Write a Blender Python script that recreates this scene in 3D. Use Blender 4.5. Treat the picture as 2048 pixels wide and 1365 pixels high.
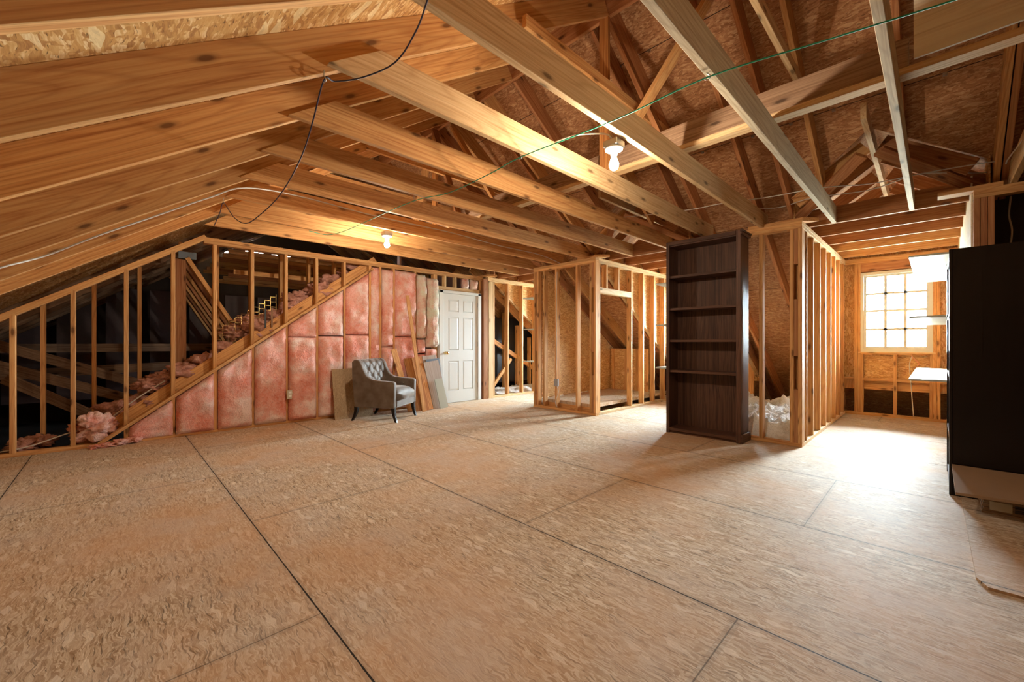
import bpy, bmesh, math, random
from mathutils import Vector, Matrix, noise
random.seed(7)
for o in list(bpy.data.objects): bpy.data.objects.remove(o, do_unlink=True)
SC = bpy.context.scene
COL = SC.collection

# ------------------------------------------------------------------ camera
YAW = math.radians(45.86); CAMH = 1.13; FPX = 820.0; HZ = 685.3
cam = bpy.data.cameras.new('camera'); camo = bpy.data.objects.new('camera', cam); COL.objects.link(camo)
cam.sensor_width = 36.0; cam.lens = FPX / 2048 * 36.0
cam.shift_y = (HZ - 682.5) / 2048
cam.clip_start = 0.02
camo.location = (0, 0, CAMH); camo.rotation_euler = (math.pi / 2, 0, YAW)
SC.camera = camo

# ------------------------------------------------------------------ world: bright overcast daylight
W = bpy.data.worlds.new('daylight'); SC.world = W; W.use_nodes = True
nt = W.node_tree; bg = nt.nodes['Background']
tc = nt.nodes.new('ShaderNodeTexCoord'); sep = nt.nodes.new('ShaderNodeSeparateXYZ')
rmp = nt.nodes.new('ShaderNodeValToRGB')
nt.links.new(tc.outputs['Generated'], sep.inputs[0])
ma = nt.nodes.new('ShaderNodeMath'); ma.operation = 'MULTIPLY_ADD'; ma.inputs[1].default_value = 0.5; ma.inputs[2].default_value = 0.5
nt.links.new(sep.outputs['Z'], ma.inputs[0]); nt.links.new(ma.outputs[0], rmp.inputs[0])
rmp.color_ramp.elements[0].position = 0.42; rmp.color_ramp.elements[0].color = (0.30, 0.33, 0.28, 1)
rmp.color_ramp.elements[1].position = 0.55; rmp.color_ramp.elements[1].color = (0.76, 0.92, 1.0, 1)
nt.links.new(rmp.outputs[0], bg.inputs['Color']); bg.inputs['Strength'].default_value = 300.0

BULB_STRENGTH = 1120.0
SC.view_settings.view_transform = 'Standard'
SC.view_settings.look = 'None'
SC.view_settings.gamma = 1.0
SC.view_settings.exposure = 0.36
SC.view_settings.use_curve_mapping = False

# daylight enters by the dormer windows: portals (they emit nothing, they guide the sky light)
DORM = [-5.56, -2.98, -0.41]
def portal(loc, rot, sx, sy):
    l = bpy.data.lights.new('window_portal', 'AREA'); l.shape = 'RECTANGLE'; l.size = sx; l.size_y = sy
    l.cycles.is_portal = True
    o = bpy.data.objects.new('window_portal', l); COL.objects.link(o); o.location = loc; o.rotation_euler = rot
for c in DORM: portal((c, 8.52, 1.6), (-math.pi / 2, 0, 0), 0.78, 1.22)

# ------------------------------------------------------------------ materials
def mat_new(name):
    m = bpy.data.materials.new(name); m.use_nodes = True
    n = m.node_tree.nodes; return m, m.node_tree, n['Principled BSDF']
class NB:
    def __init__(s, t): s.t = t
    def n(s, typ, **kw):
        x = s.t.nodes.new('ShaderNode' + typ)
        for k, v in kw.items():
            if k.startswith('i_'):
                key = k[2:]; key = int(key) if key.isdigit() else key
                x.inputs[key].default_value = v
            else: setattr(x, k, v)
        return x
    def l(s, a, b): s.t.links.new(a, b)
    def math(s, op, a, b=None, c=None, clamp=False):
        x = s.n('Math', operation=op); x.use_clamp = clamp
        for i, v in enumerate((a, b, c)):
            if v is None: continue
            if isinstance(v, (int, float)): x.inputs[i].default_value = v
            else: s.l(v, x.inputs[i])
        return x.outputs[0]
    def mix(s, f, a, b, bt='MIX'):
        x = s.n('Mix', data_type='RGBA', blend_type=bt)
        for sock, v in ((x.inputs[0], f), (x.inputs[6], a), (x.inputs[7], b)):
            if isinstance(v, (int, float)): sock.default_value = v
            elif isinstance(v, tuple): sock.default_value = (*v[:3], 1)
            else: s.l(v, sock)
        return x.outputs[2]
    def ramp(s, f, stops):
        x = s.n('ValToRGB'); e = x.color_ramp.elements
        while len(e) < len(stops): e.new(0.5)
        for i, (p, c) in enumerate(stops):
            e[i].position = p; e[i].color = (*c, 1) if isinstance(c, tuple) else (c, c, c, 1)
        s.l(f, x.inputs[0]); return x.outputs[0]
    def coords(s, rand=True):
        tc = s.n('TexCoord')
        if not rand: return tc.outputs['Object']
        oi = s.n('ObjectInfo'); cm = s.n('CombineXYZ')
        for i, k in enumerate((37.0, 91.0, 53.0)): s.l(s.math('MULTIPLY', oi.outputs['Random'], k), cm.inputs[i])
        v = s.n('VectorMath', operation='ADD'); s.l(tc.outputs['Object'], v.inputs[0]); s.l(cm.outputs[0], v.inputs[1])
        s.rnd = oi.outputs['Random']
        return v.outputs[0]
    def mp(s, v, scale=(1, 1, 1), rot=(0, 0, 0)):
        x = s.n('Mapping'); s.l(v, x.inputs[0]); x.inputs['Scale'].default_value = scale; x.inputs['Rotation'].default_value = rot
        return x.outputs[0]
    def noise(s, v, scale=1, detail=3, rough=0.5, dist=0.0, color=False):
        x = s.n('TexNoise'); s.l(v, x.inputs['Vector']); x.inputs['Scale'].default_value = scale
        x.inputs['Detail'].default_value = detail; x.inputs['Roughness'].default_value = rough; x.inputs['Distortion'].default_value = dist
        return x.outputs['Color'] if color else x.outputs['Fac']
    def bump(s, h, strength=0.3, dist=0.01):
        x = s.n('Bump'); s.l(h, x.inputs['Height']); x.inputs['Strength'].default_value = strength; x.inputs['Distance'].default_value = dist
        return x.outputs[0]

def wood(name, light, mid, dark, knots=True, rough=0.7, fine=1.0):
    m, t, p = mat_new(name); b = NB(t); c = b.coords()
    warp = b.noise(b.mp(c, (0.7, 2.2, 2.2)), 1.0, 2)
    cm = b.n('CombineXYZ'); s = b.math('MULTIPLY', b.math('SUBTRACT', warp, 0.5), 0.10)
    b.l(s, cm.inputs[1]); b.l(s, cm.inputs[2])
    v = b.n('VectorMath', operation='ADD'); b.l(c, v.inputs[0]); b.l(cm.outputs[0], v.inputs[1])
    g0 = b.noise(b.mp(v.outputs[0], (0.45, 60, 60)), 1.3, 3, 0.55)
    sx = b.n('SeparateXYZ'); b.l(c, sx.inputs[0]); yz = b.math('ADD', sx.outputs['Y'], sx.outputs['Z'])
    c2 = b.n('CombineXYZ'); b.l(b.math('MULTIPLY', sx.outputs['X'], 0.42), c2.inputs[0]); b.l(b.math('MULTIPLY', yz, 4.2), c2.inputs[1])
    n2 = b.noise(c2.outputs[0], 1.0, 1, 0.4)
    fr = b.math('FRACT', b.math('MULTIPLY', n2, 22.0))
    ring = b.ramp(fr, [(0.0, 1.0), (0.16, 0.25), (0.75, 0.0), (1.0, 1.0)])
    f = b.noise(b.mp(c, (5, 190, 190)), 1.0, 2)
    col = b.ramp(g0, [(0.24, dark), (0.42, mid), (0.60, light)])
    col = b.mix(b.math('MULTIPLY', ring, 0.42 * fine), col, dark)
    col = b.mix(b.math('MULTIPLY', f, 0.18 * fine), col, dark)
    g = g0
    if knots:
        k2 = b.n('CombineXYZ'); b.l(b.math('MULTIPLY', sx.outputs['X'], 2.3), k2.inputs[0]); b.l(b.math('MULTIPLY', yz, 7.0), k2.inputs[1])
        vo = b.n('TexVoronoi', voronoi_dimensions='2D'); b.l(k2.outputs[0], vo.inputs['Vector']); vo.inputs['Scale'].default_value = 1.0
        k = b.ramp(vo.outputs['Distance'], [(0.055, 1.0), (0.10, 0.35), (0.16, 0.0)])
        sel = b.ramp(vo.outputs['Color'], [(0.52, 0.0), (0.56, 1.0)])
        col = b.mix(b.math('MULTIPLY', b.math('MULTIPLY', k, sel), 0.85), col, tuple(x * 0.35 for x in dark))
    vv = b.math('MULTIPLY_ADD', b.rnd, 0.34, 0.83)
    hs = b.n('HueSaturation'); b.l(col, hs.inputs['Color']); b.l(vv, hs.inputs['Value'])
    b.l(hs.outputs[0], p.inputs['Base Color'])
    p.inputs['Roughness'].default_value = rough
    p.inputs['Specular IOR Level'].default_value = 0.3
    b.l(b.bump(g, 0.15, 0.004), p.inputs['Normal'])
    return m

def osb(name, cols, scale=1.0, rough=0.62, floor=False, spec=0.35, seam=False):
    m, t, p = mat_new(name); b = NB(t); c = b.coords(rand=not floor)
    nz = b.noise(c, 5.0 * scale, 2, color=True)
    d = b.n('VectorMath', operation='MULTIPLY_ADD'); b.l(nz, d.inputs[0]); d.inputs[1].default_value = (0.05, 0.05, 0.05); b.l(c, d.inputs[2])
    vals = []; edges = []
    for i, (rz, sx, sy) in enumerate(((0.25, 5, 62), (-0.5, 6, 66), (1.0, 8, 44)) if floor else ((0.35, 7, 42), (-0.9, 9, 46), (1.45, 11, 36))):
        vo = b.n('TexVoronoi'); vo.inputs['Scale'].default_value = scale; vo.distance = 'CHEBYCHEV'
        b.l(b.mp(d.outputs[0], (sx, sy, 3), (0, 0, rz)), vo.inputs['Vector'])
        sc = b.n('SeparateColor'); b.l(vo.outputs['Color'], sc.inputs[0]); vals.append(sc.outputs[0])
    pick = b.noise(c, 11 * scale, 2); 
    a = b.mix(b.ramp(pick, [(0.44, 0.0), (0.47, 1.0)]), vals[0], vals[1])
    pick2 = b.noise(b.mp(c, (1, 1, 1), (0, 0, 0.6)), 8 * scale, 2)
    a = b.mix(b.ramp(pick2, [(0.54, 0.0), (0.56, 1.0)]), a, vals[2])
    fib = b.noise(b.mp(d.outputs[0], (16, 120, 16), (0, 0, 0.35)), scale, 3)
    val = b.mix(0.45, a, fib)
    col = b.ramp(val, [(0.18, cols[0]), (0.42, cols[1]), (0.62, cols[2]), (0.85, cols[3])])
    # dark chips and cracks
    ch = b.noise(b.mp(d.outputs[0], (5, 70, 9) if floor else (9, 42, 9), (0, 0, 0.15)), (0.9 if floor else 1.7) * scale, 2)
    col = b.mix(b.math('MULTIPLY', b.ramp(ch, [(0.60, 0.0), (0.68, 1.0)] if floor else [(0.64, 0.0), (0.72, 1.0)]), 0.8), col, tuple(x * 0.30 for x in cols[0]))
    # sparse larger pale flakes
    vb = b.n('TexVoronoi'); vb.inputs['Scale'].default_value = scale * 0.45; vb.distance = 'CHEBYCHEV'
    b.l(b.mp(d.outputs[0], (9, 34, 3), (0, 0, 0.9)), vb.inputs['Vector'])
    sb_ = b.n('SeparateColor'); b.l(vb.outputs['Color'], sb_.inputs[0])
    fl_m = b.math('MULTIPLY', b.math('GREATER_THAN', sb_.outputs[0], 0.95), b.math('LESS_THAN', vb.outputs['Distance'], 0.42))
    col = b.mix(b.math('MULTIPLY', fl_m, 0.6), col, tuple(min(0.9, x * 1.12) for x in cols[3]))
    if floor:
        vc = b.n('TexVoronoi'); vc.inputs['Scale'].default_value = 1.0; vc.distance = 'CHEBYCHEV'
        b.l(b.mp(c, (9, 24, 3), (0, 0, -0.75)), vc.inputs['Vector'])
        sc_ = b.n('SeparateColor'); b.l(vc.outputs['Color'], sc_.inputs[0])
        fm = b.math('MULTIPLY', b.math('GREATER_THAN', sc_.outputs[1], 0.965), b.math('LESS_THAN', vc.outputs['Distance'], 0.30))
        col = b.mix(b.math('MULTIPLY', fm, 0.65), col, (0.76, 0.69, 0.58))
        big = b.noise(c, 0.75, 3, 0.6)
        col = b.mix(b.ramp(big, [(0.44, 0.0), (0.62, 0.62)]), col, (0.56, 0.33, 0.18), 'MIX')
        dust = b.noise(c, 1.9, 5, 0.65)
        col = b.mix(b.ramp(dust, [(0.45, 0.0), (0.72, 0.5)]), col, (0.52, 0.46, 0.40))
        # panel seams: 4 x 8 foot sheets laid with staggered ends
        sp = b.n('SeparateXYZ'); b.l(c, sp.inputs[0])
        yy = b.math('DIVIDE', b.math('SUBTRACT', sp.outputs['Y'], 0.62), 1.21)
        row = b.math('FLOOR', yy); fr = b.math('FRACT', yy)
        ed = b.math('MULTIPLY', b.math('MINIMUM', fr, b.math('SUBTRACT', 1.0, fr)), 1.21)
        par = b.math('MODULO', b.math('ADD', row, 40.0), 2.0)
        xx = b.math('DIVIDE', b.math('ADD', b.math('ADD', sp.outputs['X'], 1.78), b.math('MULTIPLY', b.math('SUBTRACT', 1.0, par), 1.22)), 2.44)
        fx = b.math('FRACT', b.math('ADD', xx, 10.0))
        ex = b.math('MULTIPLY', b.math('MINIMUM', fx, b.math('SUBTRACT', 1.0, fx)), 2.44)
        wob = b.math('MULTIPLY_ADD', b.noise(c, 25, 2), 0.004, 0.0012)
        s1 = b.math('LESS_THAN', ed, wob); s2 = b.math('MULTIPLY', b.math('LESS_THAN', ex, b.math('MULTIPLY', wob, 0.8)), 0.6)
        sm = b.math('MAXIMUM', s1, s2)
        halo = b.math('MULTIPLY', b.math('LESS_THAN', b.math('MINIMUM', ed, ex), 0.018), 0.22)
        col = b.mix(halo, col, (0.22, 0.17, 0.13))
        col = b.mix(sm, col, (0.02, 0.014, 0.01))
    if seam:
        sp2 = b.n('SeparateXYZ'); b.l(b.n('TexCoord').outputs['Object'], sp2.inputs[0])
        q = b.math('FRACT', b.math('DIVIDE', b.math('ADD', sp2.outputs['Y'], 36.6 - 0.60), 1.22))
        e_ = b.math('MULTIPLY', b.math('MINIMUM', q, b.math('SUBTRACT', 1.0, q)), 1.22)
        col = b.mix(b.math('LESS_THAN', e_, 0.0035), col, (0.03, 0.012, 0.006))
    b.l(col, p.inputs['Base Color'])
    p.inputs['Roughness'].default_value = rough; p.inputs['Specular IOR Level'].default_value = spec
    b.l(b.bump(val, 0.25, 0.003), p.inputs['Normal'])
    return m

def plain(name, col, rough=0.6, metal=0.0, nscale=0, namt=0.1, spec=0.5, bump=0):
    m, t, p = mat_new(name); b = NB(t)
    p.inputs['Roughness'].default_value = rough; p.inputs['Metallic'].default_value = metal; p.inputs['Specular IOR Level'].default_value = spec
    c = b.coords(); n = b.noise(c, nscale or 12, 4)
    b.l(b.mix(b.math('MULTIPLY', n, namt * 2), col, tuple(x * 0.6 for x in col)), p.inputs['Base Color'])
    if bump: b.l(b.bump(n, bump, 0.01), p.inputs['Normal'])
    return m

M = {}
M['pine'] = wood('pine_framing', (0.72, 0.42, 0.17), (0.62, 0.31, 0.11), (0.36, 0.135, 0.042))
M['pine_pale'] = wood('pine_pale', (0.74, 0.54, 0.30), (0.65, 0.43, 0.22), (0.42, 0.24, 0.10))
M['pine_red'] = wood('pine_red', (0.50, 0.24, 0.10), (0.40, 0.16, 0.06), (0.24, 0.08, 0.03))
M['pine_green'] = wood('pine_weathered', (0.66, 0.58, 0.42), (0.56, 0.46, 0.31), (0.36, 0.26, 0.16))  # cool greenish daylight on the right joists, put into the wood colour
M['old'] = wood('old_plank', (0.34, 0.22, 0.14), (0.25, 0.15, 0.09), (0.13, 0.07, 0.04), rough=0.85)
M['cedar'] = wood('cedar', (0.62, 0.30, 0.09), (0.42, 0.16, 0.045), (0.24, 0.075, 0.02), knots=False)
M['walnut'] = wood('dark_walnut', (0.120, 0.056, 0.034), (0.070, 0.031, 0.019), (0.030, 0.013, 0.009), knots=False, rough=0.42, fine=0.6)
M['ebony'] = wood('near_black_stain', (0.012, 0.007, 0.006), (0.009, 0.005, 0.0045), (0.005, 0.003, 0.003), knots=False, rough=0.25, fine=0.4)
M['ply'] = wood('pale_plywood', (0.84, 0.80, 0.66), (0.80, 0.74, 0.60), (0.62, 0.54, 0.40), knots=False, rough=0.7)
M['osb_floor'] = osb('osb_subfloor', ((0.31, 0.195, 0.11), (0.47, 0.345, 0.225), (0.57, 0.45, 0.315), (0.72, 0.63, 0.50)), 2.4, 0.68, True, spec=0.16)
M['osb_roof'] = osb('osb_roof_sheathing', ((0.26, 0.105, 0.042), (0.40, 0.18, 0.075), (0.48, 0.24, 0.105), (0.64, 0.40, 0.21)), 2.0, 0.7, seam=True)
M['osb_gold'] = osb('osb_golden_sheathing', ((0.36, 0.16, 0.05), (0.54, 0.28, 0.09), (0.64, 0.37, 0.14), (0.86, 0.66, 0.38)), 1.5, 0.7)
M['osb_wall'] = osb('osb_wall_sheathing', ((0.42, 0.19, 0.06), (0.60, 0.32, 0.11), (0.70, 0.42, 0.17), (0.82, 0.58, 0.30)), 2.0, 0.7)
M['white'] = plain('white_paint', (0.74, 0.76, 0.74), 0.38, nscale=6, namt=0.04)
M['melamine'] = plain('white_melamine', (0.48, 0.50, 0.42), 0.4, nscale=4, namt=0.06)
M['vinyl'] = plain('window_vinyl', (0.72, 0.73, 0.66), 0.4, nscale=4, namt=0.04)
M['brass'] = plain('brass', (0.75, 0.52, 0.20), 0.22, 1.0)
M['steel'] = plain('galvanised_steel', (0.55, 0.57, 0.58), 0.35, 1.0, nscale=30, namt=0.25)
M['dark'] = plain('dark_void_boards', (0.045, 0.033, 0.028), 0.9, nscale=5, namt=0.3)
M['kraft'] = plain('foil_and_kraft_facing', (0.085, 0.05, 0.052), 0.55, nscale=9, namt=0.45, bump=0.6)
M['black'] = plain('black_plastic', (0.015, 0.015, 0.017), 0.5)
M['blue'] = plain('blue_black_wire', (0.018, 0.022, 0.065), 0.45)
M['green'] = plain('green_cord', (0.03, 0.42, 0.27), 0.5)
M['cable'] = plain('white_cable', (0.62, 0.58, 0.52), 0.5)
M['orange_cable'] = plain('orange_cable', (0.6, 0.22, 0.10), 0.5)
M['card'] = plain('corrugated_cardboard', (0.33, 0.21, 0.12), 0.85, nscale=15, namt=0.15)
M['paper'] = plain('cream_label', (0.55, 0.50, 0.38), 0.7)
M['grayboard'] = plain('blue_grey_board', (0.16, 0.20, 0.25), 0.6)
M['porcelain'] = plain('porcelain', (0.85, 0.85, 0.82), 0.25, namt=0.02)
M['panelwood'] = wood('grey_beige_laminate', (0.52, 0.44, 0.38), (0.46, 0.37, 0.31), (0.36, 0.27, 0.22), knots=False, rough=0.5)
M['particle'] = osb('fibreboard', ((0.30, 0.20, 0.11), (0.38, 0.27, 0.16), (0.43, 0.31, 0.19), (0.50, 0.38, 0.24)), 3.5, 0.7)

def fluffy(name, c1, c2, c3, sc=2.4):
    m, t, p = mat_new(name); b = NB(t); c = b.coords()
    n1 = b.noise(c, sc, 5, 0.62); n2 = b.noise(b.mp(c, (1, 1, 1)), 22, 4, 0.7, 1.2)
    col = b.ramp(n1, [(0.38, c1), (0.50, c2), (0.62, c3)])
    col = b.mix(b.math('MULTIPLY', b.ramp(n2, [(0.35, 0.0), (0.65, 1.0)]), 0.35), col, c3)
    dk = b.noise(c, 60, 3, 0.7); col = b.mix(b.ramp(dk, [(0.3, 0.45), (0.45, 0.0)]), col, tuple(x * 0.55 for x in c1))
    b.l(col, p.inputs['Base Color']); p.inputs['Roughness'].default_value = 0.95; p.inputs['Specular IOR Level'].default_value = 0.1
    h = b.math('ADD', n2, b.math('MULTIPLY', dk, 0.4)); b.l(b.bump(h, 0.7, 0.02), p.inputs['Normal'])
    return m
M['pink'] = fluffy('pink_fibreglass', (0.72, 0.22, 0.145), (0.79, 0.36, 0.28), (0.88, 0.70, 0.65))
M['pinkpale'] = fluffy('pale_pink_fibreglass', (0.74, 0.40, 0.32), (0.78, 0.60, 0.50), (0.74, 0.74, 0.60), 5)
M['pinkdirty'] = fluffy('dusty_pink_fibreglass', (0.34, 0.16, 0.10), (0.50, 0.24, 0.18), (0.66, 0.38, 0.32), 6)
M['wool'] = fluffy('white_blown_insulation', (0.60, 0.54, 0.48), (0.78, 0.76, 0.74), (0.85, 0.85, 0.85), 7)

def velvet():
    m, t, p = mat_new('grey_brown_velvet'); b = NB(t); c = b.coords(); n = b.noise(c, 9, 4)
    b.l(b.ramp(n, [(0.3, (0.085, 0.058, 0.040)), (0.7, (0.15, 0.12, 0.095))]), p.inputs['Base Color'])
    p.inputs['Roughness'].default_value = 0.62; p.inputs['Sheen Weight'].default_value = 0.6; p.inputs['Sheen Roughness'].default_value = 0.35
    p.inputs['Sheen Tint'].default_value = (0.8, 0.75, 0.68, 1)
    return m
M['velvet'] = velvet()
def glass():
    m = bpy.data.materials.new('window_glass'); m.use_nodes = True; t = m.node_tree; t.nodes.clear()
    o = t.nodes.new('ShaderNodeOutputMaterial'); tr = t.nodes.new('ShaderNodeBsdfTransparent'); gl = t.nodes.new('ShaderNodeBsdfGlossy')
    gl.inputs['Roughness'].default_value = 0.02; fr = t.nodes.new('ShaderNodeFresnel'); mx = t.nodes.new('ShaderNodeMixShader')
    t.links.new(fr.outputs[0], mx.inputs[0]); t.links.new(tr.outputs[0], mx.inputs[1]); t.links.new(gl.outputs[0], mx.inputs[2]); t.links.new(mx.outputs[0], o.inputs[0])
    return m
M['glass'] = glass()
def bulbmat():
    m = bpy.data.materials.new('glowing_bulb'); m.use_nodes = True; t = m.node_tree; t.nodes.clear()
    o = t.nodes.new('ShaderNodeOutputMaterial'); e = t.nodes.new('ShaderNodeEmission')
    e.inputs[0].default_value = (1.0, 0.84, 0.64, 1); e.inputs[1].default_value = BULB_STRENGTH
    t.links.new(e.outputs[0], o.inputs[0]); return m
M['bulb'] = bulbmat()

# ------------------------------------------------------------------ builders
def link(name, verts, faces, mat, parent=None, smooth=False, mw=None):
    me = bpy.data.meshes.new(name); me.from_pydata([tuple(v) for v in verts], [], faces); me.update()
    bm = bmesh.new(); bm.from_mesh(me); bmesh.ops.recalc_face_normals(bm, faces=bm.faces); bm.to_mesh(me); bm.free()
    me.materials.append(M[mat] if isinstance(mat, str) else mat)
    if smooth:
        for p in me.polygons: p.use_smooth = True
    o = bpy.data.objects.new(name, me); COL.objects.link(o)
    if mw is not None: o.matrix_world = mw
    if parent is not None:
        o.parent = parent; o.matrix_parent_inverse = parent.matrix_basis.inverted()
    return o
def tag(o, label=None, cat=None, group=None, kind=None):
    if label: o['label'] = label
    if cat: o['category'] = cat
    if group: o['group'] = group
    if kind: o['kind'] = kind
    return o
def thing(name, label, cat, loc=(0, 0, 0), rotz=0.0, group=None, kind=None):
    o = bpy.data.objects.new(name, None); COL.objects.link(o); o.location = loc; o.rotation_euler = (0, 0, rotz)
    o.empty_display_size = 0.1
    o.matrix_basis = Matrix.Translation(loc) @ Matrix.Rotation(rotz, 4, 'Z')
    return tag(o, label, cat, group, kind)
BOXF = [(0, 1, 3, 2), (4, 6, 7, 5), (0, 4, 5, 1), (2, 3, 7, 6), (0, 2, 6, 4), (1, 5, 7, 3)]
def boxv(a, b): return [(x, y, z) for x in (a[0], b[0]) for y in (a[1], b[1]) for z in (a[2], b[2])]
def bevel_obj(o, w=0.003, seg=1):
    bm = bmesh.new(); bm.from_mesh(o.data)
    bmesh.ops.bevel(bm, geom=list(bm.edges), offset=w, segments=seg, affect='EDGES', profile=0.5)
    bm.to_mesh(o.data); bm.free(); return o
def box(name, a, b, mat, parent=None, bev=0.0, frame=None):
    """axis aligned box from corner a to corner b; the mesh's own X runs along the longest side.
    frame: optional matrix the corners are given in."""
    a = Vector(a); b = Vector(b); c = (a + b) / 2; s = b - a
    d = sorted(range(3), key=lambda i: -abs(s[i]))
    R = Matrix.Identity(3)
    cols = [Vector((0, 0, 0)) for _ in range(3)]
    for k in range(3): cols[k][d[k]] = 1
    if Matrix(cols).determinant() < 0: cols[2] = -cols[2]
    R = Matrix(cols).transposed().to_4x4()
    h = [abs(s[d[k]]) / 2 for k in range(3)]
    mw = Matrix.Translation(c) @ R
    if frame is not None: mw = frame @ mw
    o = link(name, boxv([-q for q in h], h), BOXF, mat, parent, mw=mw)
    if bev: bevel_obj(o, bev)
    return o
def board(name, p0, p1, w, h, mat, parent=None, up=(0, 0, 1), off=(0, 0), bev=0.0, frame=None):
    p0 = Vector(p0); p1 = Vector(p1); X = (p1 - p0); L = X.length; X.normalize()
    U = Vector(up); Y = U.cross(X).normalized(); Z = X.cross(Y)
    c = (p0 + p1) / 2 + Y * off[0] + Z * off[1]
    mw = Matrix.Translation(c) @ Matrix((X, Y, Z)).transposed().to_4x4()
    if frame is not None: mw = frame @ mw
    o = link(name, boxv((-L / 2, -w / 2, -h / 2), (L / 2, w / 2, h / 2)), BOXF, mat, parent, mw=mw)
    if bev: bevel_obj(o, bev)
    return o
def prism(name, poly, axis, a, b, mat, parent=None, frame=None):
    """poly: 2-D points in the other two axes (order xyz minus axis), extruded from a to b"""
    def mk(p, t):
        if axis == 'x': return (t, p[0], p[1])
        if axis == 'y': return (p[0], t, p[1])
        return (p[0], p[1], t)
    n = len(poly); v = [mk(p, a) for p in poly] + [mk(p, b) for p in poly]
    f = [tuple(range(n)), tuple(range(2 * n - 1, n - 1, -1))] + [(i, (i + 1) % n, n + (i + 1) % n, n + i) for i in range(n)]
    c = sum((Vector(q) for q in v), Vector()) / len(v)
    mw = Matrix.Translation(c)
    if frame is not None: mw = frame @ mw
    return link(name, [Vector(q) - c for q in v], f, mat, parent, mw=mw)
def tube(name, pts, r, mat, parent=None, seg=8, smooth_n=6):
    P = [Vector(p) for p in pts]
    if len(P) > 2:
        Q = []
        for i in range(len(P) - 1):
            p0 = P[max(i - 1, 0)]; p1 = P[i]; p2 = P[i + 1]; p3 = P[min(i + 2, len(P) - 1)]
            for k in range(smooth_n):
                t = k / smooth_n
                Q.append(0.5 * ((2 * p1) + (p2 - p0) * t + (2 * p0 - 5 * p1 + 4 * p2 - p3) * t * t + (3 * p1 - p0 - 3 * p2 + p3) * t ** 3))
        Q.append(P[-1]); P = Q
    V = []; F = []
    c0 = P[0].copy()
    for i, p in enumerate(P):
        d = (P[min(i + 1, len(P) - 1)] - P[max(i - 1, 0)]).normalized()
        a = d.cross(Vector((0.13, 0.21, 1))).normalized(); bb = d.cross(a)
        for k in range(seg):
            an = 2 * math.pi * k / seg
            V.append(p - c0 + (a * math.cos(an) + bb * math.sin(an)) * r)
    for i in range(len(P) - 1):
        for k in range(seg):
            F.append((i * seg + k, i * seg + (k + 1) % seg, (i + 1) * seg + (k + 1) % seg, (i + 1) * seg + k))
    F.append(tuple(range(seg))); F.append(tuple((len(P) - 1) * seg + k for k in range(seg)))
    return link(name, V, F, mat, parent, smooth=True, mw=Matrix.Translation(c0))
def lathe(name, prof, center, mat, parent=None, seg=20, frame=None):
    V = []; F = []
    for r, z in prof:
        for k in range(seg):
            an = 2 * math.pi * k / seg; V.append((r * math.cos(an), r * math.sin(an), z))
    n = len(prof)
    for i in range(n - 1):
        for k in range(seg): F.append((i * seg + k, i * seg + (k + 1) % seg, (i + 1) * seg + (k + 1) % seg, (i + 1) * seg + k))
    F.append(tuple(range(seg))); F.append(tuple((n - 1) * seg + k for k in range(seg)))
    mw = Matrix.Translation(center)
    if frame is not None: mw = frame @ mw
    return link(name, V, F, mat, parent, smooth=True, mw=mw)
ORD = ['first', 'second', 'third', 'fourth', 'fifth', 'sixth', 'seventh', 'eighth', 'ninth', 'tenth', 'eleventh', 'twelfth', 'thirteenth', 'fourteenth', 'fifteenth']

# ------------------------------------------------------------------ dimensions
SL = 0.667
def znear(y): return 2.44 + SL * (y - 0.77)      # underside of the near-slope rafters
def zfar(y): return 2.44 - SL * (y - 5.55)       # underside of the far-slope rafters
YR = 3.16
CS = math.cos(math.atan(SL)); RD = 0.184; VT = RD / CS
XL, XR = -11.0, 4.5
YE = 9.9

# ------------------------------------------------------------------ floor
fl = box('floor', (-6.40, -3.2, -0.10), (XR, 8.47, 0.0), 'osb_floor'); tag(fl, 'whole pale strand board attic floor', 'floor', kind='structure')
# the floor mesh must keep world aligned texture coordinates
fl.data.clear_geometry(); fl.matrix_world = Matrix.Identity(4)
fl.data.from_pydata(boxv((-6.40, -3.2, -0.10), (XR, 8.47, 0.0)), [], BOXF); fl.data.update()
lo = box('floor', (XL, -3.4, -0.32), (XR + 0.1, YE, -0.28), 'dark'); tag(lo, 'dark low ceiling boards below the joists beyond the wall', 'floor', kind='structure')

# ------------------------------------------------------------------ roof sheathing
def slab(name, poly, zf, t, mat, label):
    """poly in plan; lies on plane z=zf(y); own axes follow the slope so the strands run right"""
    pts = [Vector((x, y, zf(y))) for x, y in poly]
    s = 1 if zf(1) > zf(0) else -1
    X = Vector((1, 0, 0)); Y = Vector((0, 1, s * SL)).normalized(); Z = X.cross(Y)
    R = Matrix((X, Y, Z)).transposed().to_4x4()
    Ri = R.inverted(); mw = Matrix.Translation(pts[0]) @ R
    n = len(pts)
    lp = [Ri @ (p - pts[0]) for p in pts]; v = lp + [q + Vector((0, 0, t)) for q in lp]
    f = [tuple(range(n)), tuple(range(2 * n - 1, n - 1, -1))] + [(i, (i + 1) % n, n + (i + 1) % n, n + i) for i in range(n)]
    o = link(name, v, f, mat, mw=mw); tag(o, label, 'ceiling', kind='structure'); return o
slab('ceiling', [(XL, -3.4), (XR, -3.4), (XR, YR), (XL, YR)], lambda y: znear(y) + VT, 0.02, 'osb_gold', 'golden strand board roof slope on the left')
zf2 = lambda y: zfar(y) + VT
DH = 0.64                                         # half width of a dormer inside
HOLE = {-5.56: (0.795, 0.745), -2.98: (0.755, 0.745), -0.41: (0.695, 0.750)}   # roof opening left and right of each dormer axis
edges = [XL] + [v for c in DORM for v in (c - HOLE[c][0], c + HOLE[c][1])] + [XR]
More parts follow.
